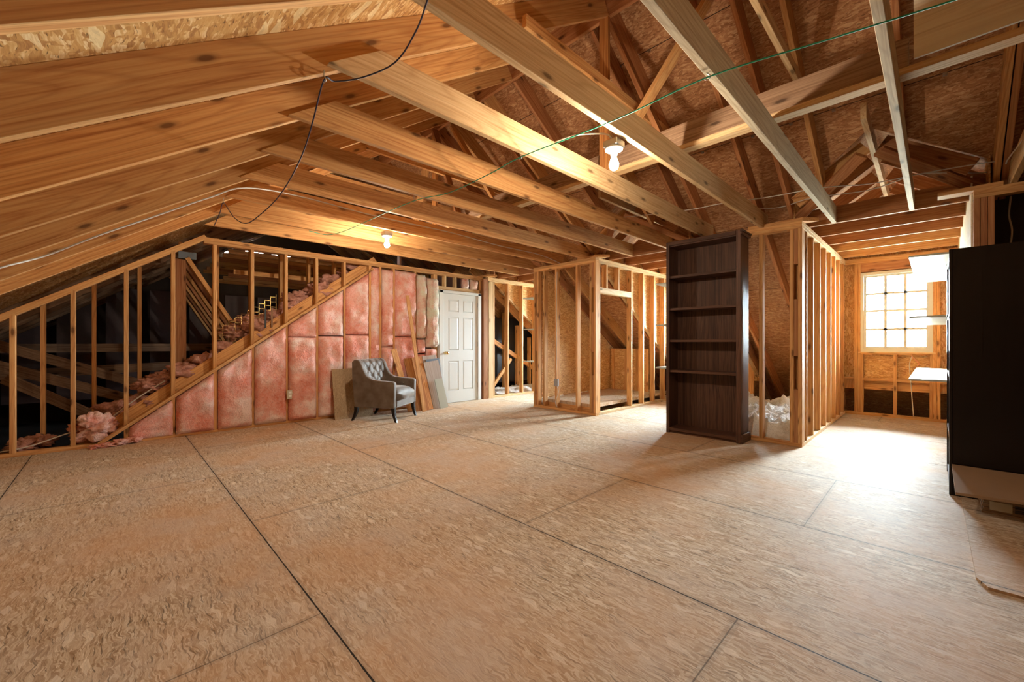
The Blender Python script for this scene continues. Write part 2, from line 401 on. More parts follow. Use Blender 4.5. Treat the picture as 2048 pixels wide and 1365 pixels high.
for i in range(0, len(edges), 2):
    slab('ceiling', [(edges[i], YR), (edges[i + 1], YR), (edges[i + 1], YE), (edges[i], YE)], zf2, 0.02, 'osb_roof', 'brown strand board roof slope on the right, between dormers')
for c in DORM:
    a, b2 = c - HOLE[c][0], c + HOLE[c][1]
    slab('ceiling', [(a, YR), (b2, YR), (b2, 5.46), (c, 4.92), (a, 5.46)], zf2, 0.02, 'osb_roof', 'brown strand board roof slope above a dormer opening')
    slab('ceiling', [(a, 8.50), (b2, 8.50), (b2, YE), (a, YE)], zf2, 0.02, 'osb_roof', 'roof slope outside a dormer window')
    # little gable roof of the dormer
    for s in (-1, 1):
        Xs = Vector((s, 0, -0.7)).normalized(); p0 = Vector((c, 6.5, 3.27)); L = 1.05
        v = [(0, -1.86, 0), (L, -0.957, 0), (L, 2.1, 0), (0, 2.1, 0)]; Yv = Vector((0, 1, 0)); Zv = Xs.cross(Yv)
        v += [(q[0], q[1], 0.02 * (1 if Zv.z > 0 else -1)) for q in v]
        o = link('ceiling', v, [(0, 1, 2, 3), (7, 6, 5, 4), (0, 1, 5, 4), (1, 2, 6, 5), (2, 3, 7, 6), (3, 0, 4, 7)], 'osb_roof',
                 mw=Matrix.Translation(p0) @ Matrix((Xs, Yv, Zv)).transposed().to_4x4())
        tag(o, 'strand board slope of a dormer roof', 'ceiling', kind='structure')

for k, (x, y) in enumerate(((-1.895, 3.658), (-2.207, 3.658), (-0.636, 4.675), (-0.963, 4.675), (-1.292, 4.675), (0.057, 4.675), (-1.788, 4.675), (-2.273, 4.675))):
    z = zfar(y) + VT - 0.006
    o = box('panel_clip', (x - 0.012, y - 0.012, z - 0.014), (x + 0.012, y + 0.012, z + 0.004), 'steel')
    tag(o, 'tiny metal clip in a roof board seam, ' + ['upper row, right', 'upper row, left', 'lower row, second from right', 'lower row, third from right', 'lower row, middle', 'lower row, rightmost', 'lower row, fifth from right', 'lower row, leftmost'][k], 'clip', 'roof panel clips')
# end walls of the building (gables) and the eaves
gp = [(-3.4, -0.33), (YE, -0.33), (YE, zf2(YE) + 0.2), (YR, znear(YR) + VT + 0.05), (-3.4, znear(-3.4) + VT + 0.05)]
o = prism('wall_back', gp, 'x', XR, XR + 0.05, 'osb_wall'); tag(o, 'strand board gable wall behind the camera', 'wall', kind='structure')
o = box('wall_eave', (XL, YE, -0.4), (XR + 0.05, YE + 0.05, 0.1), 'dark'); tag(o, 'dark boards closing the eave', 'wall', kind='structure')
o = box('wall_eave', (XL, -3.45, -0.4), (XR + 0.05, -3.4, 0.1), 'dark'); tag(o, 'dark boards closing the near eave', 'wall', kind='structure')
# far gable with daylight slits high up
slits = [(1.50, 2.09, 3.13, 3.18), (2.16, 2.52, 3.22, 3.28), (2.30, 2.72, 3.37, 3.40), (2.70, 2.82, 3.20, 3.27), (2.95, 3.10, 3.22, 3.28), (3.30, 3.38, 3.24, 3.28), (3.72, 3.86, 3.17, 3.21)]
ys = sorted({-3.4, 0.0, YR, YE} | {q for s in slits for q in s[:2]}); zs = sorted({-0.33, 4.35} | {q for s in slits for q in s[2:]})
V = []; F = []
for i in range(len(ys) - 1):
    for j in range(len(zs) - 1):
        cy, cz = (ys[i] + ys[i + 1]) / 2, (zs[j] + zs[j + 1]) / 2
        if any(s[0] < cy < s[1] and s[2] < cz < s[3] for s in slits): continue
        k = len(V); V += boxv((XL - 0.03, ys[i], zs[j]), (XL, ys[i + 1], zs[j + 1])); F += [tuple(k + q for q in f) for f in BOXF]
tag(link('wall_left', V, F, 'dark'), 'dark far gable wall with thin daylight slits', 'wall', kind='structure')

# ------------------------------------------------------------------ roof framing
XJ = [-0.175 - 0.61 * k for k in range(0, 10)]       # left faces of ceiling joists
XJall = [0.435, 1.045, 1.655] + XJ
jm = {0.435: 'pine_pale', -0.175: 'pine_green', -0.785: 'pine_green', -1.395: 'pine_pale', -2.005: 'pine_pale'}
for i, x in enumerate(XJall):
    mt = jm.get(round(x, 3), 'pine')
    vis = i - 2
    if i in (1, 2): lab = ['', 'ceiling joist just past the right edge', 'ceiling joist furthest past the right edge'][i]
    elif i == 0: lab = 'pale ceiling joist crossing the top right corner above the dark bookcase'
    else:
        lab = ['greenish pale ceiling joist meeting the near dormer beam, rightmost of the long row',
               'pale weathered joist just left of the dormer, carrying a green cord hook',
               'pale joist passing right above the bare bulb nearest the camera',
               'bright knotty joist left of the nearest bare bulb, largest of the row',
               'ceiling joist just left of the brightest knotty one',
               'sixth ceiling joist from the right, ending behind the tall bookcase',
               'seventh ceiling joist from the right, ending over the first closet',
               'eighth ceiling joist from the right, with a white cable along its side',
               'joist holding the far bare bulb, second nearest the pink wall',
               'last ceiling joist, running along the pink insulated wall'][i - 3]
    y1 = 5.66 if any(abs(x + 0.02 - c) < 0.62 for c in DORM) else 5.50
    y0 = 0.77 - 0.18 / SL + 0.02
    # the near end is cut to the roof slope
    ztop = 2.44 + 0.184
    poly = [(0.74, 2.44), (y1, 2.44), (y1, ztop), (0.74 + (ztop - 2.44) / SL * 0.9, ztop)]
    # mesh with its own X along Y so that the grain follows the board
    X = Vector((0, 1, 0)); c = Vector((x + 0.019, (0.74 + y1) / 2, 2.532))
    mw = Matrix.Translation(c) @ Matrix((Vector((0, 1, 0)), Vector((-1, 0, 0)), Vector((0, 0, 1)))).transposed().to_4x4()
    poly = [(0.50, 2.44), (y1, 2.44), (y1, ztop), (0.50 + 0.27, ztop)]
    poly = [(0.72, 2.44), (y1, 2.44), (y1, ztop), (0.98, ztop)]
    v = [(p[0] - c.y, w, p[1] - c.z) for w in (-0.019, 0.019) for p in poly]
    f = [(0, 1, 2, 3), (7, 6, 5, 4)] + [(k, (k + 1) % 4, 4 + (k + 1) % 4, 4 + k) for k in range(4)]
    o = link('ceiling_joist', v, f, mt, mw=mw); bevel_obj(o, 0.002)
    tag(o, lab, 'joist', 'ceiling joists')

def slope_board(name, x, ya, yb, zfun, mat, lab=None, cat=None, grp=None, parent=None, w=0.038, d=RD):
    p0 = Vector((x, ya, zfun(ya))); p1 = Vector((x, yb, zfun(yb)))
    s = 1 if zfun(1) > zfun(0) else -1
    N = Vector((0, -s * SL, 1)).normalized()
    o = board(name, p0 + N * d / 2, p1 + N * d / 2, w, d, mat, parent, up=N, bev=0.002)
    if lab: tag(o, lab, cat, grp)
    return o
lowlab = ['foreground rafter overhead, cut off by the top left corner of the photo',
          'wide knotty rafter at upper left, topmost of those seen whole',
          'second whole rafter down on the left, below the wide knotty one',
          'third whole rafter down on the left, with a dark stain',
          'fourth whole rafter down on the left, followed by a white cable',
          'fifth whole rafter down on the left slope',
          'sixth whole rafter down on the left slope, ending at a small hook',
          'seventh whole rafter down on the left slope',
          'lowest full rafter on the left, nearest the open stud wall']
k = 0
for i in range(12):
    x = -0.175 + 0.61 * 3 - 0.61 * i - 0.019
    if x > -1.3: lab = ['rafter furthest right behind the camera', 'second rafter from the right, behind the camera', 'third rafter from the right, behind the camera'] + ['rafter over the camera, left of the green joist', 'rafter over the camera above the second joist']
    lb = lab[i] if x > -1.3 and i < 5 else lowlab[min(k, 8)]
    if x <= -1.3: k += 1
    slope_board('rafter', x, -3.3, YR - 0.02, znear, 'pine', lb, 'rafter', 'rafters of the left roof slope')
ridge = board('ridge_board', (-6.4, YR, 4.14), (XR, YR, 4.14), 0.038, 0.235, 'pine_red', bev=0.002)
tag(ridge, 'dark reddish ridge board at the peak where all rafters meet', 'ridge beam')
# far-slope rafters: full length between dormers, cut at the dormers
def in_dormer(x):
    for c in DORM:
        if abs(x - c) < DH - 0.02: return c
    return None
fx = [-0.175 + 0.61 * 3 - 0.61 * i - 0.019 for i in range(12)]
n = 0
for i, x in enumerate(fx + [-4.79, -3.76, -2.22, -1.11, 0.37, -6.37]):
    c = in_dormer(x)
    if c is not None:
        yb = 4.66 + abs(x - c) / 0.66 * 0.95
        lb = 'short right slope rafter stopping above a dormer, %s from the right' % ORD[n]
    else:
        yb = 9.2; lb = 'long rafter of the right slope between dormers, %s from the right' % ORD[n]
    if i >= 12: lb = 'doubled rafter alongside a dormer opening, %s of its kind' % ORD[i - 12]
    slope_board('rafter', x, YR + 0.02, yb, zfar, ['pine_red', 'pine', 'pine_red'][i % 3], lb, 'rafter', 'rafters of the right roof slope'); n = (n + 1) % 12
# collar ties high in the roof
for i, (x, z) in enumerate([(-0.80, 3.30), (-1.95, 3.28), (-3.20, 3.28), (-4.40, 3.28), (-5.60, 3.28)]):
    ya = 0.77 + (z - 2.44) / SL - 0.02; yb = 5.55 - (z - 2.44) / SL
    o = board('collar_tie', (x, ya, z + 0.045), (x, yb, z + 0.045), 0.038, 0.089, 'pine' if i else 'pine_pale', bev=0.002)
    tag(o, ['short pale tie high up between the two nearest right joists', 'long tie high behind the first upright post', 'collar tie high above the middle joists',
            'collar tie beside the far upright post', 'furthest collar tie near the pink wall'][i], 'collar tie', 'collar ties under the ridge')
# strongback on top of the joists
o = board('strongback', (-5.2, 3.20, 2.643), (0.9, 3.20, 2.643), 0.089, 0.038, 'pine_pale', bev=0.002)
tag(o, 'pale flat board lying across the tops of all the joists', 'board')
o = board('strongback_plank', (-5.2, 3.23, 2.76), (-0.10, 3.23, 2.76), 0.038, 0.192, 'old', bev=0.002)
tag(o, 'dark rough plank standing on edge across the joist tops', 'plank')
o = box('plywood_sheet', (-0.08, 3.17, 2.70), (0.95, 3.185, 3.35), 'ply'); tag(o, 'pale plywood sheet standing on the strongback at upper right', 'plywood')
# posts and struts
o = box('post', (-2.10, 3.13, 2.663), (-2.01, 3.168, 4.05), 'cedar', bev=0.003); tag(o, 'upright reddish post from strongback to ridge, behind the nearest bulb', 'post', 'ridge posts')
o = box('post', (-4.80, 3.13, 2.663), (-4.71, 3.168, 4.05), 'cedar', bev=0.003); tag(o, 'upright reddish post over the far joists', 'post', 'ridge posts')
for p0, p1, mt, lb in [((-1.80, 3.10, 2.88), (-1.15, 3.10, 3.62), 'pine', 'pale orange diagonal strut right of the first upright post'),
                       ((-1.52, 3.28, 2.68), (-2.05, 3.20, 4.05), 'pine_red', 'dark diagonal strut crossing behind the first upright post'),
                       ((-4.15, 3.10, 2.70), (-4.70, 3.10, 4.0), 'pine_red', 'dark diagonal strut beside the far upright post'),
                       ((-5.25, 3.10, 2.70), (-4.84, 3.10, 3.7), 'pine', 'orange diagonal strut left of the far upright post'),
                       ((-3.55, 3.25, 2.70), (-4.45, 3.22, 3.98), 'pine', 'pale diagonal strut crossing to the far upright post')]:
    o = board('diagonal_strut', p0, p1, 0.038, 0.089, mt, up=(0, 1, 0), bev=0.002); o.name = 'diagonal_strut'; tag(o, lb, 'strut', 'roof struts')

# ------------------------------------------------------------------ dormers
def window(c, idx, lab):
    y = 8.37
    w = thing('window_%d' % idx, lab, 'window', (c, y, 1.0), kind='structure')
    x0, x1, z0, z1 = c - 0.402, c + 0.402, 0.984, 2.212
    f = 0.045
    V = []; F = []
    def add(a, b):
        k = len(V); V.extend(boxv(a, b)); F.extend([tuple(k + q for q in f_) for f_ in BOXF])
    def grp(nm, bx, mt):
        V.clear(); F.clear()
        for a, b in bx: add(a, b)
        return link(nm, list(V), list(F), mt, w)
    grp('window_frame', [((x0, y, z0), (x0 + f, y + 0.10, z1)), ((x1 - f, y, z0), (x1, y + 0.10, z1)), ((x0 + f, y, z1 - f), (x1 - f, y + 0.10, z1)), ((x0 + f, y, z0), (x1 - f, y + 0.10, z0 + f))], 'vinyl')
    zm = 1.61
    for (a, b, yy, nm) in ((z0 + f, zm + 0.02, y + 0.02, 'lower_sash'), (zm - 0.02, z1 - f, y + 0.055, 'upper_sash')):
        s = 0.03; xa, xb = x0 + f, x1 - f
        bx = [((xa, yy, a), (xa + s, yy + 0.03, b)), ((xb - s, yy, a), (xb, yy + 0.03, b)), ((xa + s, yy, a), (xb - s, yy + 0.03, a + s + 0.008)), ((xa + s, yy, b - s), (xb - s, yy + 0.03, b))]
        sash = grp(nm, bx, 'vinyl')
        mb = []
        for k in (1, 2):
            xm = xa + s + (xb - xa - 2 * s) * k / 3; mb.append(((xm - 0.017, yy + 0.006, a + s), (xm + 0.017, yy + 0.016, b - s)))
        zc = (a + b) / 2; mb.append(((xa + s, yy + 0.006, zc - 0.017), (xb - s, yy + 0.016, zc + 0.017)))
        V.clear(); F.clear()
        for q in mb: add(*q)
        link('muntins', list(V), list(F), 'vinyl', sash)
        V.clear(); F.clear(); add((xa + s, yy + 0.018, a + s), (xb - s, yy + 0.022, b - s))
        link('pane', list(V), list(F), 'glass', sash)
    box('window_stool', (x0 - 0.02, y - 0.02, z0 - 0.018), (x1 + 0.02, y + 0.09, z0), 'pine_pale', w)
    return w
dn = ['leftmost dormer, past the white door', 'middle dormer, between the closets', 'right dormer with the visible window', 'dormer beyond the right edge']
for di, c in enumerate(DORM):
    a, b2 = c - DH, c + DH
    window(c, di + 1, 'white vinyl double hung grid window of the ' + dn[di])
    # window wall: outer sheathing round the opening, then framing
    wx0, wx1 = c - 0.40, c + 0.40
    for (p, q) in (((a - 0.1, 8.465, 0.42), (wx0, 8.485, 3.3)), ((wx1, 8.465, 0.42), (b2 + 0.1, 8.485, 3.3)), ((wx0, 8.465, 2.21), (wx1, 8.485, 3.3)), ((wx0, 8.465, 0.42), (wx1, 8.485, 0.985))):
        o = box('wall_window', p, q, 'osb_wall'); tag(o, 'strand board skin round the window of the ' + dn[di], 'wall', kind='structure')
    fr = thing('window_wall_frame', 'orange stud frame under and around the window of the ' + dn[di], 'wall frame', (c, 8.42, 0))
    box('bottom_plate', (a, 8.37, 0), (b2, 8.46, 0.04), 'pine', fr)
    box('top_plate', (a, 8.37, 2.36), (b2, 8.46, 2.44), 'pine', fr)
    box('header', (a + 0.18, 8.38, 2.225), (b2 - 0.18, 8.46, 2.36), 'pine_red', fr)
    for x in (a, a + 0.17, a + 0.21, b2 - 0.248, b2 - 0.208, b2 - 0.038): box('stud', (x, 8.37, 0.04), (x + 0.038, 8.458, 2.36), 'pine', fr, 0.002)
    for x in (wx0 - 0.0, c - 0.02, wx1 - 0.04): box('cripple_stud', (x, 8.37, 0.04), (x + 0.038, 8.458, 0.945), 'pine', fr, 0.002)
    box('sill_plate', (wx0, 8.37, 0.945), (wx1, 8.46, 0.983), 'pine', fr)
    for xa, xb in ((a + 0.038, a + 0.17), (wx0 + 0.038, c - 0.02), (c + 0.018, wx1 - 0.04), (b2 - 0.17, b2 - 0.038)):
        box('blocking', (xa, 8.372, 0.54), (xb, 8.45, 0.578), 'pine', fr)
        box('lower_blocking', (xa, 8.44, 0.40), (xb, 8.463, 0.535), 'pine', fr)
    # flat ceiling joists across the dormer, beam first
    for k, y in enumerate((5.66, 6.27, 6.88, 7.49, 8.10)):
        o = board('dormer_joist', (a - 0.06, y + 0.019, 2.44 + 0.07), (b2 + 0.06, y + 0.019, 2.44 + 0.07), 0.038, 0.14 if k else 0.184, 'pine_red' if k < 3 else 'pine', off=(0, 0.0 if k else 0.022), bev=0.002)
        tag(o, ('beam at the mouth of the ' if k == 0 else '%s cross joist in from the mouth of the ' % ORD[k]) + dn[di], 'joist', 'dormer ceiling joists')
    rb = board('dormer_ridge_board', (c + 0.0, 4.45, 3.05), (c - 0.03, 8.45, 3.05), 0.038, 0.14, 'pine_pale'); tag(rb, 'small ridge board of the ' + dn[di], 'ridge beam')
    for k, y in enumerate((5.30, 5.70, 6.31, 6.92, 7.53, 8.14)):
        for s in (-1, 1):
            ln = 0.78 if k else 0.60
            Nn = Vector((s * 0.7, 0, 1)).normalized()
            o = board('dormer_rafter', Vector((c + s * 0.02, y, 2.99)) + Nn * 0.07, Vector((c + s * ln, y, 2.99 - (ln - 0.02) * 0.7)) + Nn * 0.07, 0.038, 0.14, 'pine_red' if k or s > 0 else 'pine', up=Nn)
            tag(o, '%s small %s rafter in from the mouth of the %s' % (ORD[k], 'left' if s < 0 else 'right', dn[di]), 'rafter', 'dormer rafters')
    # valley boards lying where the dormer roof meets the main slope
    for s in (-1, 1):
        p0 = Vector((c + s * 0.06, 4.95, zfar(4.95) + 0.02)); p1 = Vector((c + s * 0.72, 5.54, zfar(5.54) + 0.03))
        o = board('valley_board', p0, p1, 0.10, 0.038, 'pine_red', up=(0, SL, 1), bev=0.002)
        tag(o, '%s valley board above the mouth of the %s' % ('left' if s < 0 else 'right', dn[di]), 'board', 'valley boards')
    # ridge bracket block at the far end (a short off-cut under the small ridge)
    # three shelves on the right hand wall
    for k, z in enumerate((1.93, 1.36, 0.77)):
        x0 = b2 - 0.40 if di == 2 else b2 - 0.36
        o = box('wall_shelf', (x0, 5.40 if di < 3 else 5.6, z), (b2 + 0.01, 7.75, z + 0.018), 'melamine', bev=0.001)
        tag(o, '%s white shelf on the side wall of the %s' % (['top', 'middle', 'bottom'][k], dn[di]), 'shelf', 'white dormer shelves')

# ------------------------------------------------------------------ stud partitions of the closets
def zdiag(y): return zfar(y) - 0.04
def side_wall(x, face, name_lab, studs, skin=None, full_skin=False, header=None, diag=True, skinx=None):
    """partition along Y at the face x; studs go towards face*(-1)"""
    x0, x1 = (x - 0.089, x) if face > 0 else (x, x + 0.089)
    t = thing('stud_partition', name_lab, 'partition', ((x0 + x1) / 2, 6.8, 0))
    box('bottom_plate', (x0, 5.391, 0), (x1, 8.368, 0.038), 'pine_pale', t, 0.002)
    box('top_plate', (x0, 5.391, 2.364), (x1, 8.368, 2.402), 'pine_pale', t, 0.002)
    box('top_plate', (x0, 5.391, 2.402), (x1, 8.368, 2.440), 'pine_pale', t, 0.002)
    for y in studs:
        z0 = 0.038
        if header and header[0] < y < header[1] - 0.05: z0 = header[2] + 0.09
        box('stud', (x0, y, z0), (x1, y + 0.038, 2.364), 'pine', t, 0.002)
    if header:
        box('header', (x0, header[0], header[2]), (x1, header[1], header[2] + 0.089), 'pine_pale', t, 0.002)
    if diag:
        p0 = Vector(((x0 + x1) / 2, 5.80, zdiag(5.80))); p1 = Vector(((x0 + x1) / 2, 8.36, zdiag(8.36)))
        dx = 0.05 * (-1 if face > 0 else 1)
        board('diagonal_plate', p0 + Vector((dx * 1.3, 0, 0)), p1 + Vector((dx * 1.3, 0, 0)), 0.05, 0.038, 'pine_pale', t, up=(0, SL, 1))
    if skin:
        xs = (x0 - 0.012, x0 - 0.001) if face > 0 else (x1 + 0.001, x1 + 0.012)
        if full_skin: pl = [(5.42, 0.16), (8.46, 0.16), (8.46, 2.95), (5.42, 2.95)]
        else: pl = [(5.42, zdiag(5.42)), (8.46, zdiag(8.46)), (8.46, 2.95), (5.42, 2.95)]
        n_ = len(pl); L = Vector((0, 0, 0))
        c = Vector(((xs[0] + xs[1]) / 2, 7, 1.3))
        mw = Matrix.Translation(c) @ Matrix((Vector((0, 1, 0)), Vector((0, 0, 1)), Vector((1, 0, 0)))).transposed().to_4x4()
        h = (xs[1] - xs[0]) / 2
        v = [(p[0] - c.y, p[1] - c.z, w_) for w_ in (-h, h) for p in pl]
        f = [(0, 1, 2, 3), (7, 6, 5, 4)] + [(k_, (k_ + 1) % 4, 4 + (k_ + 1) % 4, 4 + k_) for k_ in range(4)]
        link('sheathing', v, f, 'osb_wall', t, mw=mw)
    return t
def front_wall(xa, xb, lab, studs, holes=True):
    t = thing('stud_partition', lab, 'partition', ((xa + xb) / 2, 5.345, 0))
    box('bottom_plate', (xa, 5.30, 0), (xb, 5.389, 0.038), 'pine', t, 0.002)
    box('top_plate', (xa, 5.30, 2.364), (xb, 5.389, 2.402), 'pine', t, 0.002)
    box('top_plate', (xa, 5.30, 2.402), (xb, 5.389, 2.440), 'pine', t, 0.002)
    for x in studs:
        box('stud', (x, 5.30, 0.038), (x + 0.038, 5.389, 2.364), 'pine', t, 0.002)
    return t
def corner_post(x, lab, flip=1):
    """three studs with spacer blocks between: the dark slots show"""
    t = thing('corner_post', lab, 'post', (x + 0.06, 5.345, 0))
    box('outer_stud', (x, 5.302, 0.038), (x + 0.038, 5.389, 2.364), 'pine', t, 0.002)
    for z0, z1 in ((0.038, 0.62), (0.98, 1.60), (1.98, 2.364)): box('spacer_block', (x + 0.038, 5.306, z0), (x + 0.076, 5.389, z1), 'pine_red', t, 0.002)
    box('inner_stud', (x + 0.076, 5.302, 0.038), (x + 0.114, 5.389, 2.364), 'pine', t, 0.002)
    return t
# closet 1 between the left and middle dormers
C1a, C1b = -4.92, -3.62
front_wall(C1a, C1b, 'open stud front of the first closet, right of the white door', [-4.70, -4.43, -4.00])
corner_post(C1a, 'left corner post of the first closet')
corner_post(C1b - 0.114, 'right corner post of the first closet, facing the middle of the room')
side_wall(C1b, 1, 'open stud side wall of the first closet with a header and slanting edge', [5.39, 5.60, 5.95, 6.36, 6.77, 7.18, 7.58, 7.99, 8.33], skin=True, header=(5.43, 6.36, 1.90))
side_wall(C1a, -1, 'stud wall behind the first closet front, skinned with strand board', [5.39, 5.72, 6.13, 6.54, 6.95, 7.36, 7.77, 8.18], skin=True, full_skin=True, diag=False)
o = box('closet_platform', (C1a + 0.10, 5.42, 0.10), (C1b - 0.10, 8.0, 0.150), 'osb_floor'); tag(o, 'raised pale platform floor inside the first closet', 'platform')
for k, y in enumerate((5.42, 6.4)):
    o = box('platform_joist', (C1a + 0.10, y, 0.0), (C1b - 0.10, y + 0.038, 0.10), 'pine'); tag(o, ['front', 'rear'][k] + ' joist under the raised closet platform', 'joist')
# knee wall studs low at the back of closet 1
kw = thing('knee_wall', 'low strand board wall at the back of the first closet', 'wall frame', (-4.3, 7.55, 0.15))
box('panel', (C1a + 0.1, 7.60, 0.15), (-3.95, 7.612, 1.0), 'osb_wall', kw)
for x in (-4.75, -4.45, -4.2, -3.98): box('stud', (x, 7.55, 0.15), (x + 0.038, 7.60, 1.0), 'pine', kw)
# closet 2 between the middle and right dormers
C2a, C2b = -2.34, -0.99
front_wall(C2a, C2b, 'open stud front of the second closet, behind the tall dark bookcase', [-1.85, -1.40])
corner_post(C2a, 'left corner post of the second closet, hidden by the tall bookcase')
corner_post(C2b - 0.114, 'right corner post of the second closet, right of the tall bookcase')
side_wall(C2b, 1, 'long open stud wall of the second closet beside the window dormer', [5.39, 5.52, 5.88, 6.29, 6.68, 7.05, 7.42, 7.80, 8.20], skin=True)
side_wall(C2a, -1, 'stud wall of the second closet facing the middle dormer', [5.39, 5.80, 6.2, 6.6, 7.0, 7.4, 7.8, 8.2], skin=True)
# closet 3 right of the window dormer
C3a, C3b = 0.235, 1.54
front_wall(C3a, C3b, 'front frame of the dark closet above the low bookcase at right', [0.62, 1.0])
t3 = thing('corner_post', 'three upright studs side by side above the low dark bookcase', 'post', (0.29, 5.345, 0))
for x in (C3a, C3a + 0.040, C3a + 0.080): box('stud', (x, 5.302, 0.038), (x + 0.038, 5.389, 2.364), 'pine_red', t3, 0.003)
side_wall(C3a, -1, 'right side wall of the window dormer, skinned with pale strand board', [5.39, 5.80, 6.2, 6.6, 7.0, 7.4, 7.8, 8.2], skin=True, full_skin=True, diag=False)
o = box('side_panel', (C3a - 0.012, 5.42, 1.95), (C3a - 0.001, 8.3, 2.60), 'ply'); tag(o, 'pale board strip high on the right wall of the window dormer', 'panel')
o = box('back_panel', (C3a + 0.1, 5.62, 0.0), (C3b, 5.635, 2.44), 'dark'); tag(o, 'dark sheet filling the closet above the low bookcase', 'panel')  # added dark sheet, stands in for the shade inside the closet
# short blocks lying on top of the corners, poking into the dormers
for (xa, xb, lb) in ((-3.98, -3.47, 'short cut board on top of the first closet corner'), (-1.52, -0.87, 'short cut board on top of the second closet corner, beside the window dormer'), (0.02, 0.40, 'short cut board on top of the three studs at right'), (-6.50, -6.05, 'short cut board on the corner right of the white door')):
    o = prism('top_block', [(xa, 5.30), (xb, 5.30), (xb + (0.10 if xb < 0 else 0), 5.43), (xa - (0.0 if xb < 0 else 0.10), 5.43)] if False else [(xa, 5.32), (xb - (0.12 if xb < 0.2 else 0), 5.32), (xb, 5.46), (xa + (0 if xb < 0.2 else 0.0), 5.46)], 'z', 2.441, 2.479, 'pine', None)
    tag(o, lb, 'board', 'blocks on the closet corners')

# ------------------------------------------------------------------ left partition with pink insulation
XW = -6.30
def ztopwall(y): return min(2.40, znear(y) - 0.0)
def zdg(y): return 0.735 * (y + 0.135)
lw = thing('wall_left', 'stud partition along the left with a white door and pink insulation', 'wall', (XW - 0.045, 2.3, 0), kind='structure')
fy = [-0.31 + 0.407 * k for k in range(-6, 9)]
for y in fy:
    zt = ztopwall(y) - 0.04
    if zt < 0.15: continue
    box('stud', (XW - 0.089, y - 0.019, 0.038), (XW, y + 0.019, zt), 'pine', lw, 0.002)
for y in (3.12, 3.36, 3.77, 4.16, 4.20, 5.23): box('stud', (XW - 0.089, y - 0.019, 0.038), (XW, y + 0.019, 2.36), 'pine', lw, 0.002)
box('bottom_plate', (XW - 0.089, -2.6, 0), (XW, 4.24, 0.038), 'pine', lw, 0.002)
box('top_plate', (XW - 0.089, 0.80, 2.36), (XW, 5.30, 2.40), 'pine', lw, 0.002)
box('top_plate', (XW - 0.089, 0.80, 2.40), (XW, 5.30, 2.438), 'pine', lw, 0.002)
board('sloped_plate', (XW - 0.045, -2.4, znear(-2.4) - 0.03), (XW - 0.045, 0.82, znear(0.82) - 0.03), 0.089, 0.06, 'pine', lw, up=(0, -SL, 1), bev=0.002)
box('door_header', (XW - 0.089, 4.24, 2.085), (XW, 5.24, 2.165), 'pine_pale', lw, 0.002)
for y in (4.38, 4.62, 4.90, 5.08): box('cripple_stud', (XW - 0.089, y, 2.165), (XW, y + 0.038, 2.36), 'pine_pale', lw, 0.002)
box('kraft_backing', (XW - 0.10, 4.24, 2.165), (XW - 0.09, 5.25, 2.36), 'kraft', lw)
# slanting pair of boards crossing the studs
dg = thing('slanting_rafter_pair', 'pair of boards slanting up across the studs above the pink insulation', 'board', (XW, 1.3, 1.0))
board('upper_board', (XW - 0.13, -0.30, zdg(-0.30) + 0.10), (XW - 0.13, 3.10, zdg(3.10) + 0.10), 0.038, 0.14, 'pine', dg, up=(0, -0.735, 1), bev=0.002)
board('lower_plate', (XW - 0.005, -0.12, zdg(-0.12) + 0.02), (XW - 0.005, 2.98, zdg(2.98) + 0.02), 0.10, 0.034, 'pine', dg, up=(0, -0.735, 1), bev=0.002)

def batt(y0, y1, za, zb, mat, label, bulge=0.07, x=XW, sx=0.02, seed=0, grp='pink insulation batts', name='insulation_batt', ragged=0.0):
    """za, zb: functions of y for the lower and upper edge"""
    ny = max(5, int((y1 - y0) / 0.03)); nz = 46
    V = []; F = []
    for j in range(nz + 1):
        for i in range(ny + 1):
            u = i / ny; w = j / nz; y = y0 + (y1 - y0) * u
            lo_, hi_ = za(y), zb(y); z = lo_ + (hi_ - lo_) * w
            e = min(1, min(u, 1 - u) * (y1 - y0) / 0.05) ; e2 = min(1, min(w, 1 - w) * (hi_ - lo_) / 0.06)
            pil = (1 - (1 - e) ** 2) * (1 - (1 - e2) ** 2)
            nn = noise.noise(Vector((y * 7 + seed, z * 7, seed * 3.1))) * 0.022 + noise.noise(Vector((y * 22, z * 22, seed))) * 0.008 + noise.noise(Vector((y * 60, z * 60, seed))) * 0.004
            xx = x + 0.004 + (bulge + nn) * pil + nn * 0.2
            rg = ragged * noise.noise(Vector((y * 25, seed * 5.0, w * 9)))
            V.append((xx, y + 0.006 * noise.noise(Vector((z * 15, seed, u * 3))), z + rg * (1 if w > 0.8 else (w < 0.1) * 0.5)))
    n1 = len(V)
    for j in range(nz):
        for i in range(ny):
            a = j * (ny + 1) + i; F.append((a, a + 1, a + ny + 2, a + ny + 1))
    # back
    rim = [i for i in range(ny + 1)] + [j * (ny + 1) + ny for j in range(1, nz + 1)] + [nz * (ny + 1) + i for i in range(ny - 1, -1, -1)] + [j * (ny + 1) for j in range(nz - 1, 0, -1)]
    for r in rim: V.append((x - 0.07, V[r][1], V[r][2]))
    m_ = len(rim)
    for k in range(m_): F.append((rim[k], n1 + k, n1 + (k + 1) % m_, rim[(k + 1) % m_]))
    F.append(tuple(n1 + k for k in range(m_)))
    c = Vector((x, (y0 + y1) / 2, za((y0 + y1) / 2)))
    o = link(name, [Vector(v) - c for v in V], F, mat, smooth=True, mw=Matrix.Translation(c))
    tag(o, label, 'insulation', grp); return o
def K(v): return lambda y: v
def topd(y): return max(0.06, zdg(y) - 0.02)
